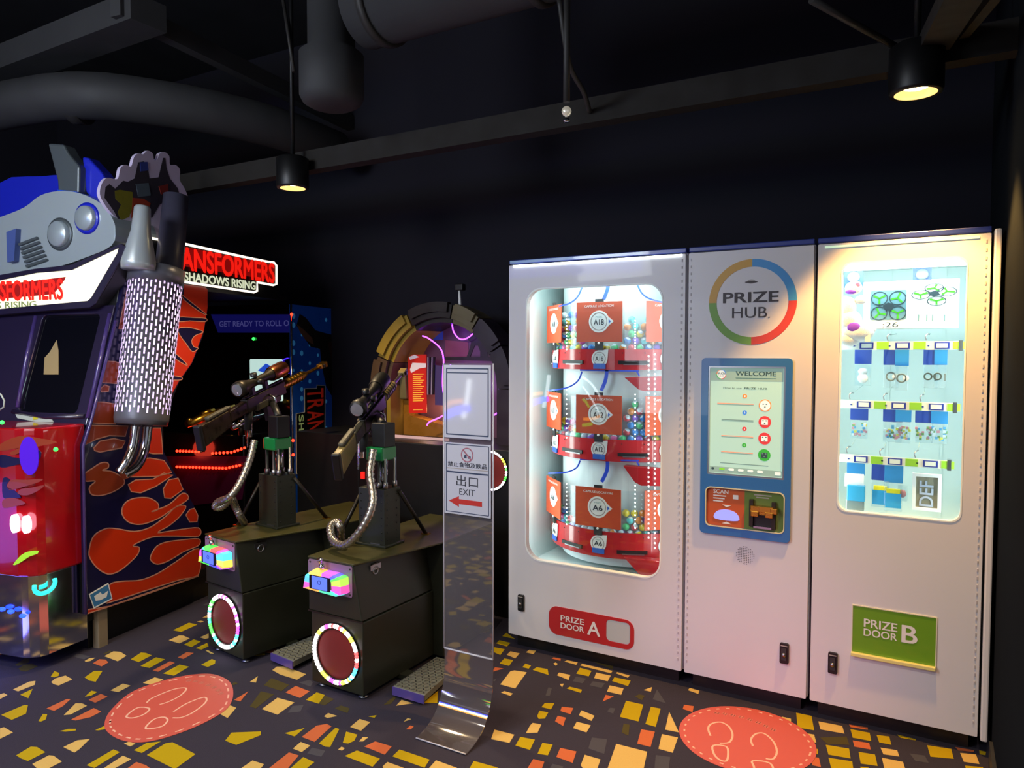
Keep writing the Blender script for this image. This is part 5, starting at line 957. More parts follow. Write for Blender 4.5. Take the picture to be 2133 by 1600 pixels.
# header over the opening, marquee sign
hz0 = SF.px(605, 626)[1]; hz1 = SF.px(590, 548)[1]; uh = su(352); uh1 = su(592)
obj('header_box', MB().plate(PF, [(uh, .03), (u_s+.01, .03), (u_s+.01, WID), (uh, WID)], [], hz0, hz0+.03, 'black').plate(PF, [(uh, .03), (uh1, .03), (uh1, .30), (uh, .30)], [], hz0+.03, hz1, 'black'), T)
sg = [(300, 494), (378, 507), (510, 536), (555, 545), (570, 547), (575, 553), (575, 592), (568, 594), (535, 588), (535, 606), (528, 609), (382, 587), (376, 575), (300, 560)]
q = SF.pxs(sg, .04); m = MB().plate(SF, q, [], -.03, .04, 'black'); sgn = obj('marquee_sign', m, T, label='glowing red and cream sign above the opening')
m = MB(); m.outline(SF, q, .014, .04, .046, 'sign_edge'); obj('glowing_border', m, sgn)
m = MB(); m.pxtext(SF, 'TRANSFORMERS', 330, 555, 572, 549, .046, 'sign_red', 2); a_ = SF.pxs([(340, 548), (340, 505), (571, 553), (571, 584)], .04); m.plate(SF, a_, [], .04, .0445, 'sign_maroon'); m.pxtext(SF, 'SHADOWS RISING', 383, 585, 532, 587, .046, 'sign_cream', 2)
obj('sign_lettering', m, sgn)
# inside: screen wall, painted reflection, console
G1 = GF(u_s); g = lambda L, w=.0: G1.pxs(L, w)
obj('far_wall', MB().plate(PF, [(0, WID-.02), (u_s, WID-.02), (u_s, WID), (0, WID)], [], zr0, hz0, 'black'), T)
obj('cabin_floor', MB().plate(PF, [(0, .05), (u_s, .05), (u_s, WID-.02), (0, WID-.02)], [], zr0-.02, zr0+.02, 'black'), T)
m = MB().plate(G1, g([(440, 655), (603, 655), (603, 693), (455, 693)]), [], 0, .004, mat('led_board', '15154a', .4, 0, '20208a', .22)); lb = obj('message_strip', m, T); m = MB(); m.pxtext(G1, 'GET READY TO ROLL O', 457, 681, 602, 667, .004, mat('msg', '50509a', .4, 0, '6060b0', .3), True); obj('lettering', m, lb)
q0, q1 = G1.px(522, 834), G1.px(589, 748); m = MB().plate(G1, rrect(q0[0], q0[1], q1[0], q1[1], .012, 3), [], 0, .004, glow('notice', 'c8ece4', .8)); nt_ = obj('screen_reflection', m, T, label='white screen reflection with a blue mark, built as a glowing panel'); m = MB().plate(G1, g([(538, 772), (555, 757), (570, 766), (556, 778)]), [], .004, .006, glow('reflection_blue', '2a5ae8', .6)); obj('reflection_mark', m, nt_)  # white card shape is a reflection in the game screen, painted as a glowing panel
m = MB(); m.ball(G1.p(*G1.px(530, 706), .01), .012, 'led_green', 10, 6); obj('green_light', m, T)
m = MB(); m.tube(smooth3([G1.p(*G1.px(*p), .01) for p in ((602, 746), (592, 750), (591, 765), (596, 776), (603, 777))], 4), .003, glow('neon_blue', '3018ff', 5), 6); obj('blue_neon', m, T)
uc = su(528, 930)-.02; G2 = GF(uc); zc = G2.px(450, 905, 0)[1]
obj('console', MB().plate(PF, [(uc, .06), (u_s, .06), (u_s, WID-.03), (uc, WID-.03)], [], zr0, zc, 'black_gloss'), T, .01)
m = MB()
for L in ([(372, 939), (424, 941)], [(446, 944), (485, 942), (520, 930)], [(372, 972), (474, 975), (510, 967)]):
    PP = [G2.p(*G2.px(*p), .012) for p in L]
    m.tube(PP, .004, 'black', 6)
    for i in range(len(PP)-1):
        n_ = max(3, int((PP[i+1]-PP[i]).length/.026))
        for k in range(n_): m.ball(PP[i].lerp(PP[i+1], k/n_)+G2.N*.004, .009, 'led_red', 8, 5)
obj('red_led_strips', m, T, label='rows of glowing red lights')
obj('console_apron', MB().plate(G2, G2.pxs([(340, 950), (520, 950), (505, 1040), (340, 1060)]), [], 0, .006, mat('apron', '3a0c30', .3)), T)
for (x, y, s_, nm) in ((432, 868, 1.0, 'gold_metal'), (512, 880, .7, 'chrome')):
    c = G2.p(*G2.px(x, y, .05), .05); m = MB(); d_ = (E1*.9+ZZ*.25+NN*.25).normalized()
    m.tube([c-d_*.16*s_, c-d_*.05*s_, c+d_*.1*s_, c+d_*.22*s_], [.022*s_, .034*s_, .028*s_, .016*s_], nm, 10); m.tube([c-d_*.06*s_, c-d_*.06*s_-ZZ*.10*s_], [.02*s_, .018*s_], 'dark_metal', 8); m.tube([c-ZZ*.02, c-ZZ*.16*s_+E1*.02], .014, 'dark_metal', 8)
    m.rev(c+ZZ*.03*s_-d_*.05, d_, [(0, 0), (0, .018*s_), (.1*s_, .018*s_), (.1*s_, 0)], nm, 12); m.ball(c-d_*.14*s_+ZZ*.02, .02*s_, nm, 10, 6)
    obj('mounted_gun', m, T, label='shiny gun on the console')
lamp('console_glow', 'POINT', tuple(G2.p(-.5, zc-.12, .12)), 1.6, (1, .06, .03), shadow_soft_size=.08)
lamp('visor_glow', 'AREA', tuple(VF.p(-.25, VF.px(100, 600)[1], .10)), 1.6, (1, .93, .75), tuple(VF.p(-.25, VF.px(100, 600)[1]-.3, .8)), shape='RECTANGLE', size=.6, size_y=.1)
lamp('step_glow', 'POINT', tuple(NF.p(-.25, .16, .22)), 3.0, (.12, .12, 1), shadow_soft_size=.1)

# ================================================================== ACRYLIC SIGN STAND
sx0, sx1, sy = -1.762, -1.524, 2.485
t = thing('sign_stand', 'clear acrylic sign stand with an exit notice between rifle pedestal and capsule machine', 'sign stand', ((sx0+sx1)/2, sy-.1, 0))
thin_glass('acrylic', 'f0f0f4', 2.6, .03, .07, 'd8d0d8'); mat('acrylic_edge', 'c8c8d4', .2, coat=.5); thin_glass('acrylic_foot', 'd8d0d0', 7.0, .05, .25, '9a8e90')
prof = [(q.y, q.z) for q in smooth3([(0, sy, .31), (0, sy, .24), (0, sy-.006, .17), (0, sy-.026, .11), (0, sy-.058, .062), (0, sy-.098, .032), (0, sy-.145, .014), (0, sy-.197, .005)], 8)]
def sweep(m, pr, x0, x1, th, mt):
    n = len(pr); T_ = []; B_ = []
    for i, (y, z) in enumerate(pr):
        a = V3((0, *pr[max(0, i-1)])); b = V3((0, *pr[min(n-1, i+1)])); d = (b-a).normalized(); nn = V3((0, d.z, -d.y))*th
        T_.append((y, z)); B_.append((y-nn.y, z-nn.z))
    for L_, sm in ((T_, True), (B_, True)):
        vs = [V3((x, y, z)) for y, z in L_ for x in (x0, x1)]; m.add(vs, [(2*i, 2*i+1, 2*i+3, 2*i+2) for i in range(n-1)], mt, sm)
    for x in (x0, x1): m.add([V3((x, y, z)) for i in range(n) for y, z in (T_[i], B_[i])], [(2*i, 2*i+1, 2*i+3, 2*i+2) for i in range(n-1)], mt)
    return m
obj('clear_upright', sweep(MB(), [(sy, 1.495), (sy, .9), (sy, .30)], sx0, sx1, .004, 'acrylic'), t)
pr2 = [(sy, .30)]+[q for q in prof if q[1] < .295]
obj('curved_foot', sweep(MB(), pr2, sx0, sx1, .004, 'acrylic_foot'), t, label='curved shiny foot')
m = MB()
for x in (sx0-.0015, sx1+.0015): m.tube([V3((x, sy-.001, 1.495)), V3((x, sy-.001, .30))], .0028, 'acrylic_edge', 6)  # pale strips stand in for light caught along the acrylic edges
m.tube([V3((sx0, sy, .30)), V3((sx1, sy, .30))], .004, 'acrylic_edge', 6); m.tube([V3((sx0, prof[-1][0], .005)), V3((sx1, prof[-1][0], .005))], .003, 'acrylic_edge', 6)
obj('edge_highlight', m, t)
AF2 = Frame((0, sy-.006, 0), (1, 0, 0), (0, 0, 1))
thin_glass('sheet', 'ffffff', 2.0, .05, .90, 'c8ccdc'); mat('sheet_ink', '2c3a58', .5); mat('sheet_text', '2a2c38', .5); mat('arrow_red', 'b82a22', .5); mat('nofood', '9a5a6c', .5)
w_ = sx1-sx0; zA0, zA1 = AF2.px(975, 914)[1], 1.488; zB0, zB1 = AF2.px(975, 1074)[1], AF2.px(975, 924)[1]
m = MB().fbox(AF2, sx0+.006, sx1-.006, zA0, zA1, 0, .0012, 'sheet'); s1 = obj('upper_sheet', m, t, label='pale blank poster sheet with a dark frame')
m = MB(); m.plate(AF2, rrect(sx0+.016, zA0+.012, sx1-.016, zA1-.012, .002, 1), [rrect(sx0+.021, zA0+.017, sx1-.021, zA1-.017, .002, 1)], .0012, .0018, 'sheet_ink'); m.fbox(AF2, sx0+.022, sx1-.022, zA1-.034, zA1-.03, .0012, .0018, 'sheet_ink'); obj('sheet_frame', m, s1)
m = MB().fbox(AF2, sx0+.006, sx1-.006, zB0, zB1, 0, .0012, 'sheet'); s2 = obj('exit_notice', m, t, label='notice sheet reading EXIT with a red arrow pointing left')
H = zB1-zB0; Bz = lambda f: zB1-H*f; Bx = lambda f: sx0+w_*f
m = MB(); m.plate(AF2, rrect(Bx(.06), Bz(.975), Bx(.94), Bz(.02), .002, 1), [rrect(Bx(.075), Bz(.965), Bx(.925), Bz(.03), .002, 1)], .0012, .0018, 'sheet_ink'); m.fbox(AF2, Bx(.08), Bx(.92), Bz(.42), Bz(.40), .0012, .0018, 'sheet_ink'); m.fbox(AF2, Bx(.08), Bx(.92), Bz(.365), Bz(.352), .0012, .0018, 'grey_text')
c = (Bx(.5), Bz(.16)); m.plate(AF2, circ(*c, .030, 28), [circ(*c, .0255, 28)], .0012, .002, 'nofood'); m.plate(AF2, [(c[0]-.021, c[1]+.017), (c[0]-.017, c[1]+.021), (c[0]+.021, c[1]-.017), (c[0]+.017, c[1]-.021)], [], .0018, .0024, 'nofood'); m.plate(AF2, [(c[0]-.015, c[1]-.014), (c[0]-.002, c[1]-.014), (c[0]-.004, c[1]+.0), (c[0]-.013, c[1]+.0)], [], .0012, .0018, 'sheet_ink'); m.plate(AF2, rrect(c[0]+.002, c[1]-.015, c[0]+.017, c[1]-.003, .005, 3), [], .0012, .0018, 'sheet_ink')
m.text(AF2, '禁止食物及飲品', Bx(.10), Bz(.335), Bx(.90), Bz(.265), .0012, 'sheet_text', True, .0006); m.text(AF2, '出口', Bx(.28), Bz(.60), Bx(.72), Bz(.45), .0012, 'sheet_text', False, .0006); m.text(AF2, 'EXIT', Bx(.34), Bz(.72), Bx(.66), Bz(.635), .0012, 'sheet_text', False, .0006)
m.plate(AF2, [(Bx(.12), Bz(.82)), (Bx(.33), Bz(.745)), (Bx(.33), Bz(.785)), (Bx(.80), Bz(.785)), (Bx(.80), Bz(.855)), (Bx(.33), Bz(.855)), (Bx(.33), Bz(.895))], [], .0012, .0018, 'arrow_red')
obj('notice_print', m, s2)

# ================================================================== RIFLE PEDESTALS
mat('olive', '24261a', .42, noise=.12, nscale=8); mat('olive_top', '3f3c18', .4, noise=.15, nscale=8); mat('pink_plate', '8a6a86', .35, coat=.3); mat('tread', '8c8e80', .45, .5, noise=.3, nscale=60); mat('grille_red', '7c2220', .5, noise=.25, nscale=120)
mat('green_collar', '0e7a3c', .3, coat=.4); mat('hose', 'b4aca0', .28, .9); mat('camo', '4a4636', .5, noise=.6, nscale=26); mat('stock_dark', '3a2c1c', .25, .5, noise=.5, nscale=30); mat('lens', '8a8a94', .05, .3, coat=1); mat('copper', 'b8704a', .25, 1.0); mat('camo_tan', '8a7846', .45, noise=.4, nscale=20)
import colorsys
for k in range(12):
    r_, g_, b_ = colorsys.hsv_to_rgb(k/12, .93, 1); MATS['rain%d' % k] = mat('rainbow_%d' % k, (r_, g_, b_), .4, 0, (r_, g_, b_), 3.0)
    r_, g_, b_ = colorsys.hsv_to_rgb(k/12, .88, 1); MATS['soft%d' % k] = mat('soft_%d' % k, (r_, g_, b_), .4, 0, (r_, g_, b_), .75)
glow('ring_white', 'fff0f4', 6); glow('reader_blue', '5a74f0', .8)
def led_ring(m, fr, cu, cv, r, hue, n=56, bead=.0100, white=.6):
    rn = random.Random(hue*7+1)
    m.plate(fr, circ(cu, cv, r*1.06, 40), [circ(cu, cv, r*.90, 40)], 0, .008, 'black')
    for i in range(n):
        a = 2*pi*i/n; seq = {0: [0, 2, 2, 0, 11, 2, 1, 0, 2, 9, 2, 7], 4: [9, 10, 10, 11, 4, 4, 5, 4, 5, 6, 6, 6]}.get(hue, [4, 2, 1, 0, 7, 8, 8, 8, 8, 8, 9, 4]); mt_ = 'ring_white' if rn.random() < white-.1 else 'rain%d' % seq[int((i/n*12+.5) % 12)]
        m.ball(fr.p(cu+r*.98*cos(a), cv+r*.98*sin(a), .010), bead, mt_, 8, 5)
def pedestal(label, loc, rz, hue, rp, hosep, seed):
    t = thing('rifle_pedestal', label, 'arcade machine', loc, rz, 'rifle pedestals of the shooting game')
    def o(n, m, par=t, bv=0, **k): m.local = True; q = obj(n, m, par, bv, **k); return q
    LF = Frame((0, 0, 0), (1, 0, 0), (0, 0, 1))
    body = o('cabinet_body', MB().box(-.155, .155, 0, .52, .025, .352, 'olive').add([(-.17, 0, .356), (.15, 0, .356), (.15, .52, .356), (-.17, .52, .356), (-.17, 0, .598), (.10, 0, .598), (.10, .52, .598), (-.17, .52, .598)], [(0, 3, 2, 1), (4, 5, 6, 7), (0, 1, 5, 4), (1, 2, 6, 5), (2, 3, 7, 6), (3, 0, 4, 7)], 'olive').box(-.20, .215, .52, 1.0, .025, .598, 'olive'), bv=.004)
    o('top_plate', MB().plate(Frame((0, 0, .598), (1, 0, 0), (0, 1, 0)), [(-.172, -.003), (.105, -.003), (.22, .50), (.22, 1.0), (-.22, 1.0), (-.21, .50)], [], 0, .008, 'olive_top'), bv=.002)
    o('seam', MB().box(-.172, .158, -.004, .0, .351, .357, 'dark_metal'), body)
    for x, y in ((-.12, .04), (.12, .04), (-.16, .94), (.17, .94)): o('foot', MB().rev((x, y, 0), (0, 0, 1), [(0, .0), (0, .024), (.008, .02), (.012, .008), (.027, .008)], 'steel', 14))
    sp_ = o('speaker', MB().plate(LF, circ(0, .185, .118, 36), [], .0, .004, 'grille_red').plate(LF, circ(0, .185, .122, 36), [circ(0, .185, .112, 36)], 0, .009, 'dark_metal'))
    m = MB(); led_ring(m, LF, 0, .185, .130, hue); o('led_ring', m, sp_, label='ring of rainbow lights')
    m = MB().plate(LF, rrect(-.168, .455, .097, .594, .010, 3), [], 0, .004, 'pink_plate')
    for u, v in ((-.155, .467), (.085, .467), (-.155, .582), (.085, .582)): m.rev(LF.p(u, v, .004), LF.N, [(0, .004), (.002, .004), (.002, 0)], 'dark_metal', 8)
    rd = o('card_reader', m); m = MB()
    q = [(-.165, .470), (.05, .462), (.085, .480), (.078, .548), (.03, .560), (-.11, .562), (-.150, .535)]
    for i in range(len(q)):                                       # bands of coloured light round the reader body
        a, b = q[i], q[(i+1) % len(q)]; c = (-.03, .512)
        for j in range(2):
            p0 = (a[0]+(b[0]-a[0])*j/2, a[1]+(b[1]-a[1])*j/2); p1 = (a[0]+(b[0]-a[0])*(j+1)/2, a[1]+(b[1]-a[1])*(j+1)/2); ins = lambda p, s_: (c[0]+(p[0]-c[0])*s_, c[1]+(p[1]-c[1])*s_)
            k = 'soft%d' % ((i*5+j*4+hue+seed) % 12)
            vs = [LF.p(*p0, .006), LF.p(*p1, .006), LF.p(*ins(p1, .92), .050), LF.p(*ins(p0, .92), .050), LF.p(*ins(p0, .5), .058), LF.p(*ins(p1, .5), .058)]
            m.add(vs, [(0, 1, 2, 3), (3, 2, 5, 4)], k)
    m.plate(LF, [( -.03+(x+.03)*.55, .512+(y-.512)*.55) for x, y in q], [], .0, .057, 'pink_plate')
    o('reader_shell', m, rd, label='glowing multicoloured reader shell')
    o('reader_screen', MB().plate(LF, rrect(-.105, .483, .02, .545, .004, 2), [], .058, .061, 'black').plate(LF, rrect(-.088, .486, .004, .542, .002, 2), [], .061, .063, 'reader_blue').plate(LF, circ(-.042, .518, .010, 16), [circ(-.042, .518, .008, 16)], .063, .064, 'ink'), rd, label='small blue lit screen')
    o('lever_lock', MB().rev((-.055, -.03, .57), (0, -.3, 1), [(0, 0), (0, .012), (.02, .012), (.02, .007), (.04, .007), (.04, .013), (.052, .010), (.052, 0)], 'chrome', 14), rd)
    o('side_latch', MB().box(.102, .114, .10, .17, .55, .575, 'steel').rev((.106, .135, .545), (1, 0, 0), [(0, .020), (.010, .020), (.010, .013), (0, .013)], 'steel', 18).box(.1, .112, .115, .155, .572, .58, 'dark_metal'), body)
    m = MB().plate(Frame((0, 0, .05), (1, 0, 0), (0, 1, 0)), [(.235, .09), (.41, .09), (.262, .455), (.158, .44)] if False else [(.235, .105), (.411, .105), (.36, .46), (.216, .46)], [], -.028, 0, 'tread')
    ft = o('footplate', m, bv=.003, label='metal tread plate beside the box'); m = MB(); rn = random.Random(3)
    for i in range(9):
        for j in range(14):
            x = .235+.02*i; y = .12+.024*j
            if x > .41-.12*(y-.105)*1.2 or x < .24-.02: continue
            a = .8 if (i+j) % 2 else -.8; m.plate(Frame((x, y, .05), (cos(a), sin(a), 0), (-sin(a), cos(a), 0)), [(-.008, -.002), (.008, -.002), (.008, .002), (-.008, .002)], [], 0, .002, 'steel')
    o('tread_pattern', m, ft); o('footplate_edge', MB().box(.236, .410, .098, .104, .012, .048, mat('plate_violet', '6a5ab0', .3, .4)), ft, label='violet front edge'); o('footplate_arm', MB().box(.14, .24, .25, .31, .01, .03, 'olive'), ft)
    # column
    col = o('column', MB().box(-.118, .045, .28, .40, .606, .885, 'olive').box(-.132, .060, .266, .414, .606, .618, 'olive'), bv=.003); m = MB()
    for i in range(2):
        for j in range(7): m.rev((-.10+i*.127, .2805, .64+j*.036), (0, -1, 0), [(0, .004), (.0015, .004), (.0015, 0)], 'black', 8); m.rev((.0455, .30+i*.07, .64+j*.036), (1, 0, 0), [(0, .004), (.0015, .004), (.0015, 0)], 'black', 8)
    m.box(-.04, .02, .275, .282, .612, .622, 'steel'); o('column_holes', m, col)
    for i, (a, b) in enumerate((((-.118, .31, .865), (-.195, .20, .607)), ((.05, .385, .865), (.05, .60, .607)))): o('strut', MB().tube([V3(a), V3(b)], .010, 'dark_metal', 6).box(b[0]-.02, b[0]+.02, b[1]-.015, b[1]+.015, .606, .611, 'gold_metal'))
    m = MB()
    for x, y in ((-.06, .295), (.0, .295), (.035, .30), (-.03, .37), (.035, .37)): m.tube([V3((x, y, .885)), V3((x, y, .915)), V3((x, y, .916)), V3((x, y, 1.03))], [.013, .013, .008, .008], 'steel', 10)
    m.tube([V3((.0, .33, .885)), V3((.0, .33, 1.03))], .020, 'chrome', 14); o('pistons', m, label='shiny piston rods')
    o('green_collar', MB().box(-.065, .035, .275, .385, 1.02, 1.085, 'green_collar'), bv=.006, label='green collar block'); o('swivel_block', MB().box(-.04, .04, .29, .37, 1.085, 1.20, 'black'), bv=.004)
    W = wmat(t); Wi = W.inverted()
    # rifle, from butt to muzzle
    A_, B_ = Wi @ rp[0], Wi @ rp[1]; D = (B_-A_); L = D.length; D = D.normalized(); Sd = D.cross(ZZ).normalized(); Up = Sd.cross(D)
    R = lambda t_, s_, u_: A_+D*(t_*L)+Sd*s_+Up*u_
    def rbx(m, t0, t1, hw, u0, u1, mt_, v0=None, v1=None):
        v0 = u0 if v0 is None else v0; v1 = u1 if v1 is None else v1
        vs = [R(t0, -hw, u0), R(t0, hw, u0), R(t0, hw, u1), R(t0, -hw, u1), R(t1, -hw, v0), R(t1, hw, v0), R(t1, hw, v1), R(t1, -hw, v1)]
        return m.add(vs, [(0, 1, 2, 3), (4, 7, 6, 5), (0, 4, 5, 1), (1, 5, 6, 2), (2, 6, 7, 3), (3, 7, 4, 0)], mt_)
    m = MB(); rbx(m, .30, .60, .022, -.045, .028, 'dark_metal'); rbx(m, .36, .52, .024, -.06, -.02, 'camo'); rbx(m, .30, .60, .010, .028, .040, 'black'); rf = o('rifle', m, bv=.004, label='sniper rifle on the swivel mount')
    m = MB(); rbx(m, 0, .18, .020, -.10, .012, 'stock_dark' if not seed else 'camo_tan', -.07, .02); rbx(m, .18, .32, .018, -.05, .012, 'stock_dark' if not seed else 'camo', -.045, .024); rbx(m, -.02, .0, .022, -.115, .018, 'black'); rbx(m, .05, .2, .016, .015, .035, 'camo', .02, .038); o('stock', m, rf, .008)
    m = MB(); m.tube([R(.33, 0, -.03), R(.29, 0, -.14)], [.022, .020], 'rubber', 10); m.tube([R(.355, 0, -.05), R(.37, 0, -.085), R(.40, 0, -.085), R(.41, 0, -.05)], .004, 'dark_metal', 6); o('grip', m, rf); m = MB(); rbx(m, .44, .52, .014, -.15, -.045, 'black'); o('magazine', m, rf, .003)
    m = MB().tube([R(.56, 0, 0), R(.97, 0, 0)], .010, 'steel' if seed else 'gold_metal', 12); o('barrel', m, rf); m = MB()
    m.tube([R(.58, 0, 0), R(.60, 0, 0), R(.78, 0, 0), R(.80, 0, 0)], [.02, .026, .026, .018], 'camo_tan' if seed else 'gold_metal', 10)
    for k in range(5): rbx(m, .61, .77, .002, .026-.001, .030, 'dark_metal')
    for k in range(6): m.rev(R(.62+k*.026, 0, 0), D, [(0, .027), (.008, .030), (.016, .027)], 'gold_metal' if not seed else 'camo', 10)
    o('handguard', m, rf, label='ribbed handguard'); m = MB(); rbx(m, .94, 1.0, .020, -.014, .014, 'camo_tan' if seed else 'gold_metal', -.018, .018); rbx(m, .955, .97, .028, -.012, .012, 'dark_metal'); o('muzzle_brake', m, rf, .003)
    m = MB(); s0 = R(.27, 0, .095); m.rev(s0, D, [(0, .0), (0, .040), (.03, .044), (.05, .040), (.10, .026), (.16, .024), (.165, .024), (.26, .024), (.30, .034), (.36, .040), (.43, .042), (.43, .034), (.42, .0)], 'black' if seed else 'dark_metal', 24); sc2 = o('scope', m, rf)
    m = MB(); m.rev(R(.40, 0, .125), Up, [(0, .018), (.02, .018), (.02, 0)], 'black', 14).rev(R(.40, .028, .095), Sd, [(0, .016), (.02, .016), (.02, 0)], 'black', 14); rbx(m, .36, .38, .012, .03, .08, 'black'); rbx(m, .46, .48, .012, .03, .08, 'black'); o('scope_mount', m, sc2)
    m = MB(); m.rev(s0-D*.001, -D, [(0, .032), (.002, .02), (.002, 0)], 'lens', 20); o('eyepiece_lens', m, sc2)
    m = MB(); m.rev(R(.27, 0, .095)+D*.30, D, [(0, .037), (.02, .043), (.12, .045), (.13, .043)], 'copper' if not seed else 'black', 24); o('sunshade', m, sc2)
    m = MB(); m.tube([R(.46, .022, .0), R(.46, .06, -.02), R(.45, .065, -.06)], .006, 'chrome', 8).ball(R(.45, .065, -.065), .012, 'chrome', 10, 6); o('bolt_handle', m, rf); m = MB(); m.tube([R(.5, 0, -.05), V3((.0, .33, 1.19))], .02, 'black', 10); rbx(m, .46, .54, .03, -.065, -.035, 'dark_metal'); o('rifle_cradle', m, rf)
    m = MB(); c = R(.35, -.03, -.10); m.tube([c, c+V3((0, 0, -.10))], .015, 'chrome', 10).ball(c, .02, 'chrome', 10, 6).tube([c+V3((-.02, 0, .0)), c+V3((-.022, 0, -.16))], .005, 'chrome', 8); o('chrome_fitting', m, rf, .002)
    # hose
    P = smooth3([Wi @ V3(p) for p in hosep], 14); m = MB(); m.tube(P, [.0185+.0022*sin(i*2.2) for i in range(len(P))], 'hose', 12); o('metal_hose', m, label='ribbed metal hose looping down to the box')
    return t
def seg_at(p0, y0, p1, length):                                   # second point on its sight line, at the given distance from the first
    a = at(p0[0], p0[1], 1, y0); best = None
    for i in range(400):
        y = y0+.2+i*.004; b = at(p1[0], p1[1], 1, y); e = abs((b-a).length-length)
        if best is None or e < best[0]: best = (e, b)
    return a, best[1]
r2 = seg_at((702, 950), 2.46, (842, 772), 1.15)
h2 = [at(778, 937, 1, 2.66), at(771, 985, 1, 2.62), at(777, 1045, 1, 2.56), at(757, 1096, 1, 2.52), at(722, 1134, 1, 2.50), at(696, 1128, 1, 2.52), at(688, 1100, 1, 2.56), at(700, 1088, 1, 2.60), at(709, 1100, 1, 2.60), at(711, 1128, 2, .607)]
pedestal('black-olive rifle pedestal nearer the sign stand, its light ring mostly white, yellow and red', (-2.307, 2.42, 0), 0, 0, r2, h2, 1)
r1 = seg_at((415, 892), 2.35, (677, 758), 1.2)
h1 = [at(530, 918, 1, 2.66), at(521, 955, 1, 2.62), at(503, 1000, 1, 2.56), at(480, 1034, 1, 2.50), at(455, 1046, 1, 2.50), at(449, 1056, 1, 2.50), at(462, 1056, 1, 2.52), at(482, 1040, 1, 2.56), at(490, 1055, 1, 2.6), at(500, 1075, 1, 2.62), at(509, 1090, 2, .615)]
pedestal('black-olive rifle pedestal nearer the truck-shaped cabinet, its light ring turquoise, green and violet', (-3.075, 2.435, 0), radians(-7), 4, r1, h1, 0)

# ================================================================== ARCH SHOOTING GAME CABINET
t = thing('arch_game_cabinet', 'arched shooting game cabinet wrapped in tan and dark bands with violet light strips', 'arcade machine', (-2.82, 3.9, 0))
AG = Frame((0, 3.80, 0), (1, 0, 0), (0, 0, 1)); acx, acz, aR, ai = -2.80, 1.30, .50, .375
pL, pR, pT = AG.px(779, 850)[0], AG.px(1064, 850)[0], AG.px(925, 632)[1]; acx = (pL+pR)/2; aR = (pR-pL)/2; acz = pT-aR; ai = aR*.78; zA = AG.px(860, 914)[1]
obj('base', MB().box(pL+.02, pR+.1, 3.62, 4.25, 0, zA, 'black'), t, .006)
for c_ in (('band_gold', '8a7224'), ('band_brown', '4a3828'), ('band_plum', '2e2130'), ('band_dark', '1c1612'), ('band_khaki', '6a6040')): mat(c_[0], c_[1], .4, noise=.25, nscale=10)
segs = [(0, 30, 'band_plum'), (30, 55, 'band_plum'), (55, 78, 'band_khaki'), (78, 118, 'band_dark'), (118, 158, 'band_gold'), (158, 180, 'band_brown')]
m = MB()
for a0, a1, k in segs:
    m.plate(AG, arcband(acx, acz, ai+.03, aR, a0+.6, a1-.6, 10), [], -.16, 0, k); m.plate(AG, arcband(acx, acz, ai, ai+.05, a0+.2, a1-.2, 10), [], -.34, -.03, k); m.plate(AG, arcband(acx, acz, aR-.05, aR+.012, a0+3, a1-3, 8), [], -.02, .02, k)
m.fbox(AG, pL, acx-ai-.03, zA, acz, -.16, 0, 'band_brown'); m.fbox(AG, acx+ai+.03, pR, zA, acz, -.16, 0, 'band_plum'); m.fbox(AG, acx-ai-.05, acx-ai, zA, acz, -.34, -.03, 'band_gold'); m.fbox(AG, acx+ai, acx+ai+.05, zA, acz, -.34, -.03, 'band_plum')
obj('arch', m, t, .006)
AB = Frame((0, 4.12, 0), (1, 0, 0), (0, 0, 1)); q = circ(acx, acz, ai+.02, 40, None, 0, 180)+[(acx-ai-.02, zA), (acx+ai+.02, zA)]
obj('backdrop', MB().plate(AB, q, [], -.02, 0, mat('backdrop', '6a4a5c', .35, noise=.3, nscale=5)), t)
za = lambda s: [(740+float(a)/4.211, 580+float(b)/4.211) for a, b in (q.split(',') for q in s.split())]
bk = []
m = MB(); m.plate(AB, AB.pxs(za('655,455 770,455 770,540 655,540')), [], 0, .004, mat('patch_blue', '2a3c9a', .5, 0, '2a3c9a', .25)); m.plate(AB, AB.pxs(za('790,540 990,560 1000,690 790,690')), [], 0, .003, mat('patch_rose', '7a3a50', .5, 0, '7a3a50', .15))
m.plate(AB, AB.pxs(za('1000,520 1050,490 1100,490 1110,540 1150,600 1165,650 1170,690 1100,690 1100,640 1080,590 1050,590 1030,640 1010,690 980,690 1010,610 1020,560 990,540')), [], .003, .006, 'art_dark'); m.plate(AB, AB.pxs(za('790,690 1210,690 1210,725 790,715')), [], .003, .007, 'art_dark')
obj('backdrop_artwork', m, t, label='rose and blue backdrop with a dark crouching silhouette')
AM = Frame((0, 3.95, 0), (1, 0, 0), (0, 0, 1))
m = MB().pxpoly(AM, za('462,700 500,668 620,668 622,1180 470,1180'), -.01, 0, mat('poster_red', 'b81c12', .4, 0, 'b81c12', .30)); pst = obj('red_poster', m, t, label='red poster with rows of yellow marks')
m = MB(); mat('poster_yellow', 'e8a83a', .4, 0, 'e8a83a', .35); mat('poster_white', 'd8c8cc', .4, 0, 'd8c8cc', .25)
for i in range(14): m.pxpoly(AM, za('%d,%d %d,%d %d,%d %d,%d' % (505, 838+i*18, 600-(i % 3)*12, 836+i*18, 600-(i % 3)*12, 843+i*18, 505, 845+i*18)), 0, .002, 'poster_yellow')
m.pxpoly(AM, za('510,1148 590,1146 590,1154 510,1156'), 0, .002, 'poster_yellow'); m.pxpoly(AM, za('480,800 500,740 620,745 620,780 560,790 490,830'), 0, .002, 'poster_white'); m.pxpoly(AM, za('470,690 520,670 560,690 480,715'), 0, .002, 'poster_white'); obj('poster_print', m, pst)
m = MB()
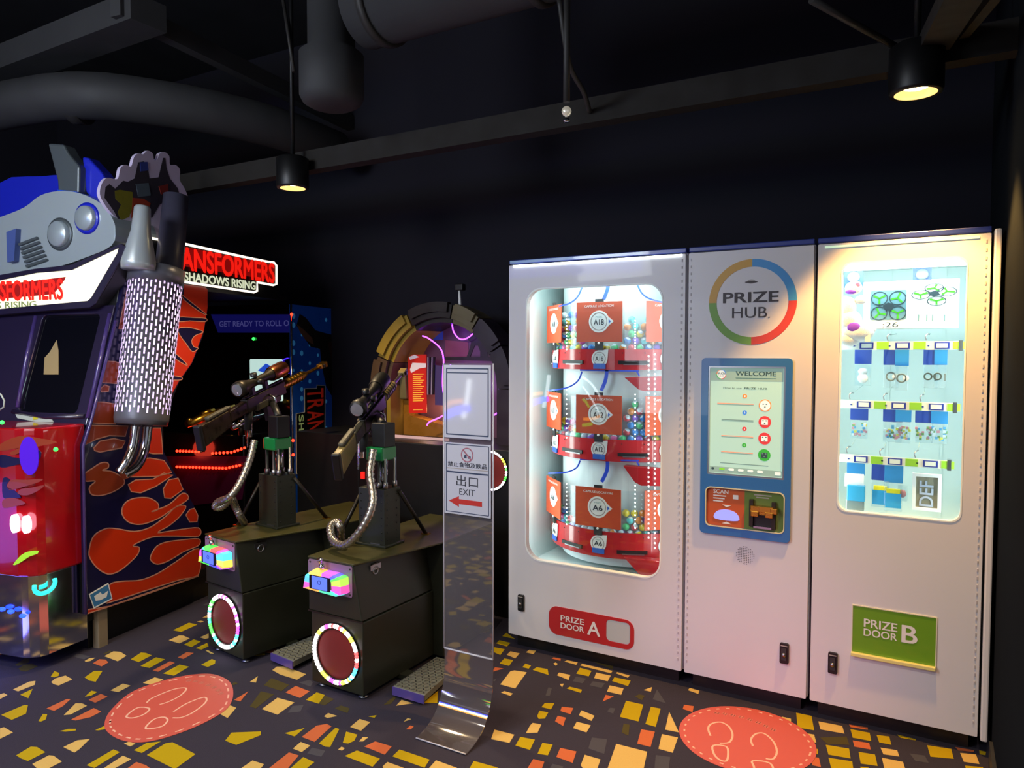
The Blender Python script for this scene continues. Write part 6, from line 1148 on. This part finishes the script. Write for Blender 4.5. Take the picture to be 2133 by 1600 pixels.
for i in range(4): m.pxpoly(AM, za('%d,%d %d,%d %d,%d %d,%d' % (632+i*18, 690, 642+i*18, 690, 640+i*16, 1020, 630+i*16, 1020)), -.01, 0, ['patch_grey', 'band_dark'][i % 2] if 'patch_grey' in MATS else mat('patch_grey', '8a8090', .4))
m.pxpoly(AM, za('695,760 780,770 780,1115 700,1110'), -.03, -.01, mat('inner_screen', '3c3456', .15, 0, '3c3456', .35)); obj('inner_panels', m, t)
m = MB().pxpoly(AM, za('200,1070 470,1050 470,1200 785,1290 785,1412 320,1400 250,1290'), -.12, -.02, mat('ledge_gold', '8a5c1c', .3, noise=.35, nscale=12)); obj('ledge', m, t, label='amber brown ledge inside the arch'); m = MB().pxpoly(AM, za('360,790 430,790 450,1060 390,1060'), -.02, .02, 'band_khaki'); obj('inner_post', m, t, .01)
m = MB(); glow('neon_violet', 'a03cff', 7)
for s_, y in (('590,505 640,525 720,585 760,640 775,720 770,800 768,950 785,1080 785,1180 740,1220 650,1260 630,1290', 3.90), ('850,395 860,460 900,520 950,535 1010,505 1060,450', 4.05), ('835,755 835,880 825,1000', 4.05), ('1185,590 1210,650 1250,710', 4.0), ('1275,795 1258,870', 4.0), ('1258,925 1258,1025', 4.0), ('1255,1175 1215,1200', 4.0)):
    m.tube(smooth3([at(x, yy, 1, y) for x, yy in za(s_)], 4), .0045, 'neon_violet', 8)
obj('violet_light_strip', m, t)
m = MB(); m.pxpoly(AG, [(815, 905), (935, 914), (935, 919), (815, 911)], 0, .006, mat('ledge_light', 'c8a8a8', .4, 0, 'c8a0a8', .25)); obj('ledge_edge', m, t)
BFm = Frame((0, 3.62, 0), (1, 0, 0), (0, 0, 1)); c = BFm.px(1022, 980); rr_ = BFm.px(1057, 980)[0]-c[0]
s3 = obj('speaker', MB().plate(BFm, circ(c[0], c[1], rr_*.9, 30), [], 0, .004, 'grille_red'), t); m = MB(); led_ring(m, BFm, c[0], c[1], rr_, 10, 44, .007); obj('led_ring', m, s3, label='ring of white, red and blue lights')
wa, wb = BFm.px(618, 893), BFm.px(738, 912); obj('side_wing', MB().box(wa[0], pL+.02, 3.62, 4.1, 0, (wa[1]+wb[1])/2, 'black'), t, .004)
m = MB()
for x, y in ((757, 990), (771, 985)): q = BFm.px(x, y); m.fbox(BFm, q[0]-.012, q[0]+.012, q[1]-.022, q[1]+.022, 0, .012, mat('sign_red2', 'e0201c', .4, 0, 'f02018', 1.2))
obj('red_indicator', m, t)
q = AG.px(955, 636); q2 = AG.px(953, 603); obj('antenna', MB().tube([AG.p(q[0], q[1]-.02, -.02), AG.p(q2[0], q2[1], -.02)], [.010, .007], 'badge_white', 8), t); m = MB(); q = AG.px(955, 598); m.box(q[0]-.028, q[0]+.028, 3.80, 3.84, q[1]-.02, q[1]+.02, 'black'); obj('antenna_box', m, t, .004)
lamp('arch_glow', 'POINT', (acx+.05, 3.98, acz), 1.8, (.62, .3, 1), shadow_soft_size=.06)
lamp('arch_glow', 'POINT', (acx-.22, 3.99, zA+.18), 1.2, (1, .62, .25), shadow_soft_size=.05)

# ================================================================== MACHINE ACROSS THE AISLE (seen only as reflections in glass and acrylic)
def refl(px, py, yg, yt):
    p = at(px, py, 1, yg); d = (p-_O); d.y = -d.y; return p+d*((yt-p.y)/d.y)
YT = -.85
t = thing('ring_light_game', 'dark game cabinet behind the viewer with curved white, orange and blue light tubes', 'arcade machine', (-3.6, -1.2, 0))
obj('cabinet_body', MB().box(-4.5, -2.7, -1.6, YT-.03, 0, 2.0, 'black'), t, .02)
glow('tube_white', 'f4fbff', 7); glow('tube_orange', 'ff9a28', 6); glow('tube_blue_l', '2a30ff', 14); glow('tube_mint', 'c8ffe0', 9); glow('tube_green', '50ff30', 3)
for nm, mt_, r_, L in (('white_tube', 'tube_white', .012, [(1203, 786), (1225, 805), (1248, 845), (1262, 890), (1266, 925)]), ('white_tube', 'tube_white', .008, [(1203, 806), (1220, 830), (1237, 862), (1243, 885)]), ('white_tube', 'tube_white', .022, [(1132, 782), (1128, 815), (1121, 850)]),
    ('green_tube', 'tube_green', .014, [(1203, 833), (1209, 838), (1216, 850)]), ('orange_tube', 'tube_orange', .016, [(1205, 875), (1225, 874), (1242, 868)]), ('green_tube', 'tube_green', .018, [(1203, 888), (1212, 887), (1222, 885)]), ('orange_tube', 'tube_orange', .02, [(1082, 838), (1095, 824), (1118, 820)]), ('blue_tube', 'tube_blue_l', .035, [(1085, 848), (1105, 838), (1130, 832)])):
    obj(nm, MB().tube(smooth3([refl(x, y, 3.235, YT) for x, y in L], 6), r_, mt_, 8), t)
obj('header_box', MB().box(-4.6, -2.6, -1.2, YT-.03, 2.36, 3.2, 'black').box(-4.5, -4.4, -1.3, -1.2, 0, 3.0, 'black').box(-2.8, -2.7, -1.3, -1.2, 0, 3.0, 'black'), t)  # unseen header, added to carry the tubes below
for z, mt_, r_ in ((2.46, 'tube_blue_l', .06), (2.70, 'tube_mint', .13), (3.02, 'tube_orange', .08)): obj('streak_tube', MB().tube([V3((-4.5, YT, z)), V3((-2.7, YT, z))], r_, mt_, 8), t)  # added tubes, set high to draw coloured streaks on the curved foot
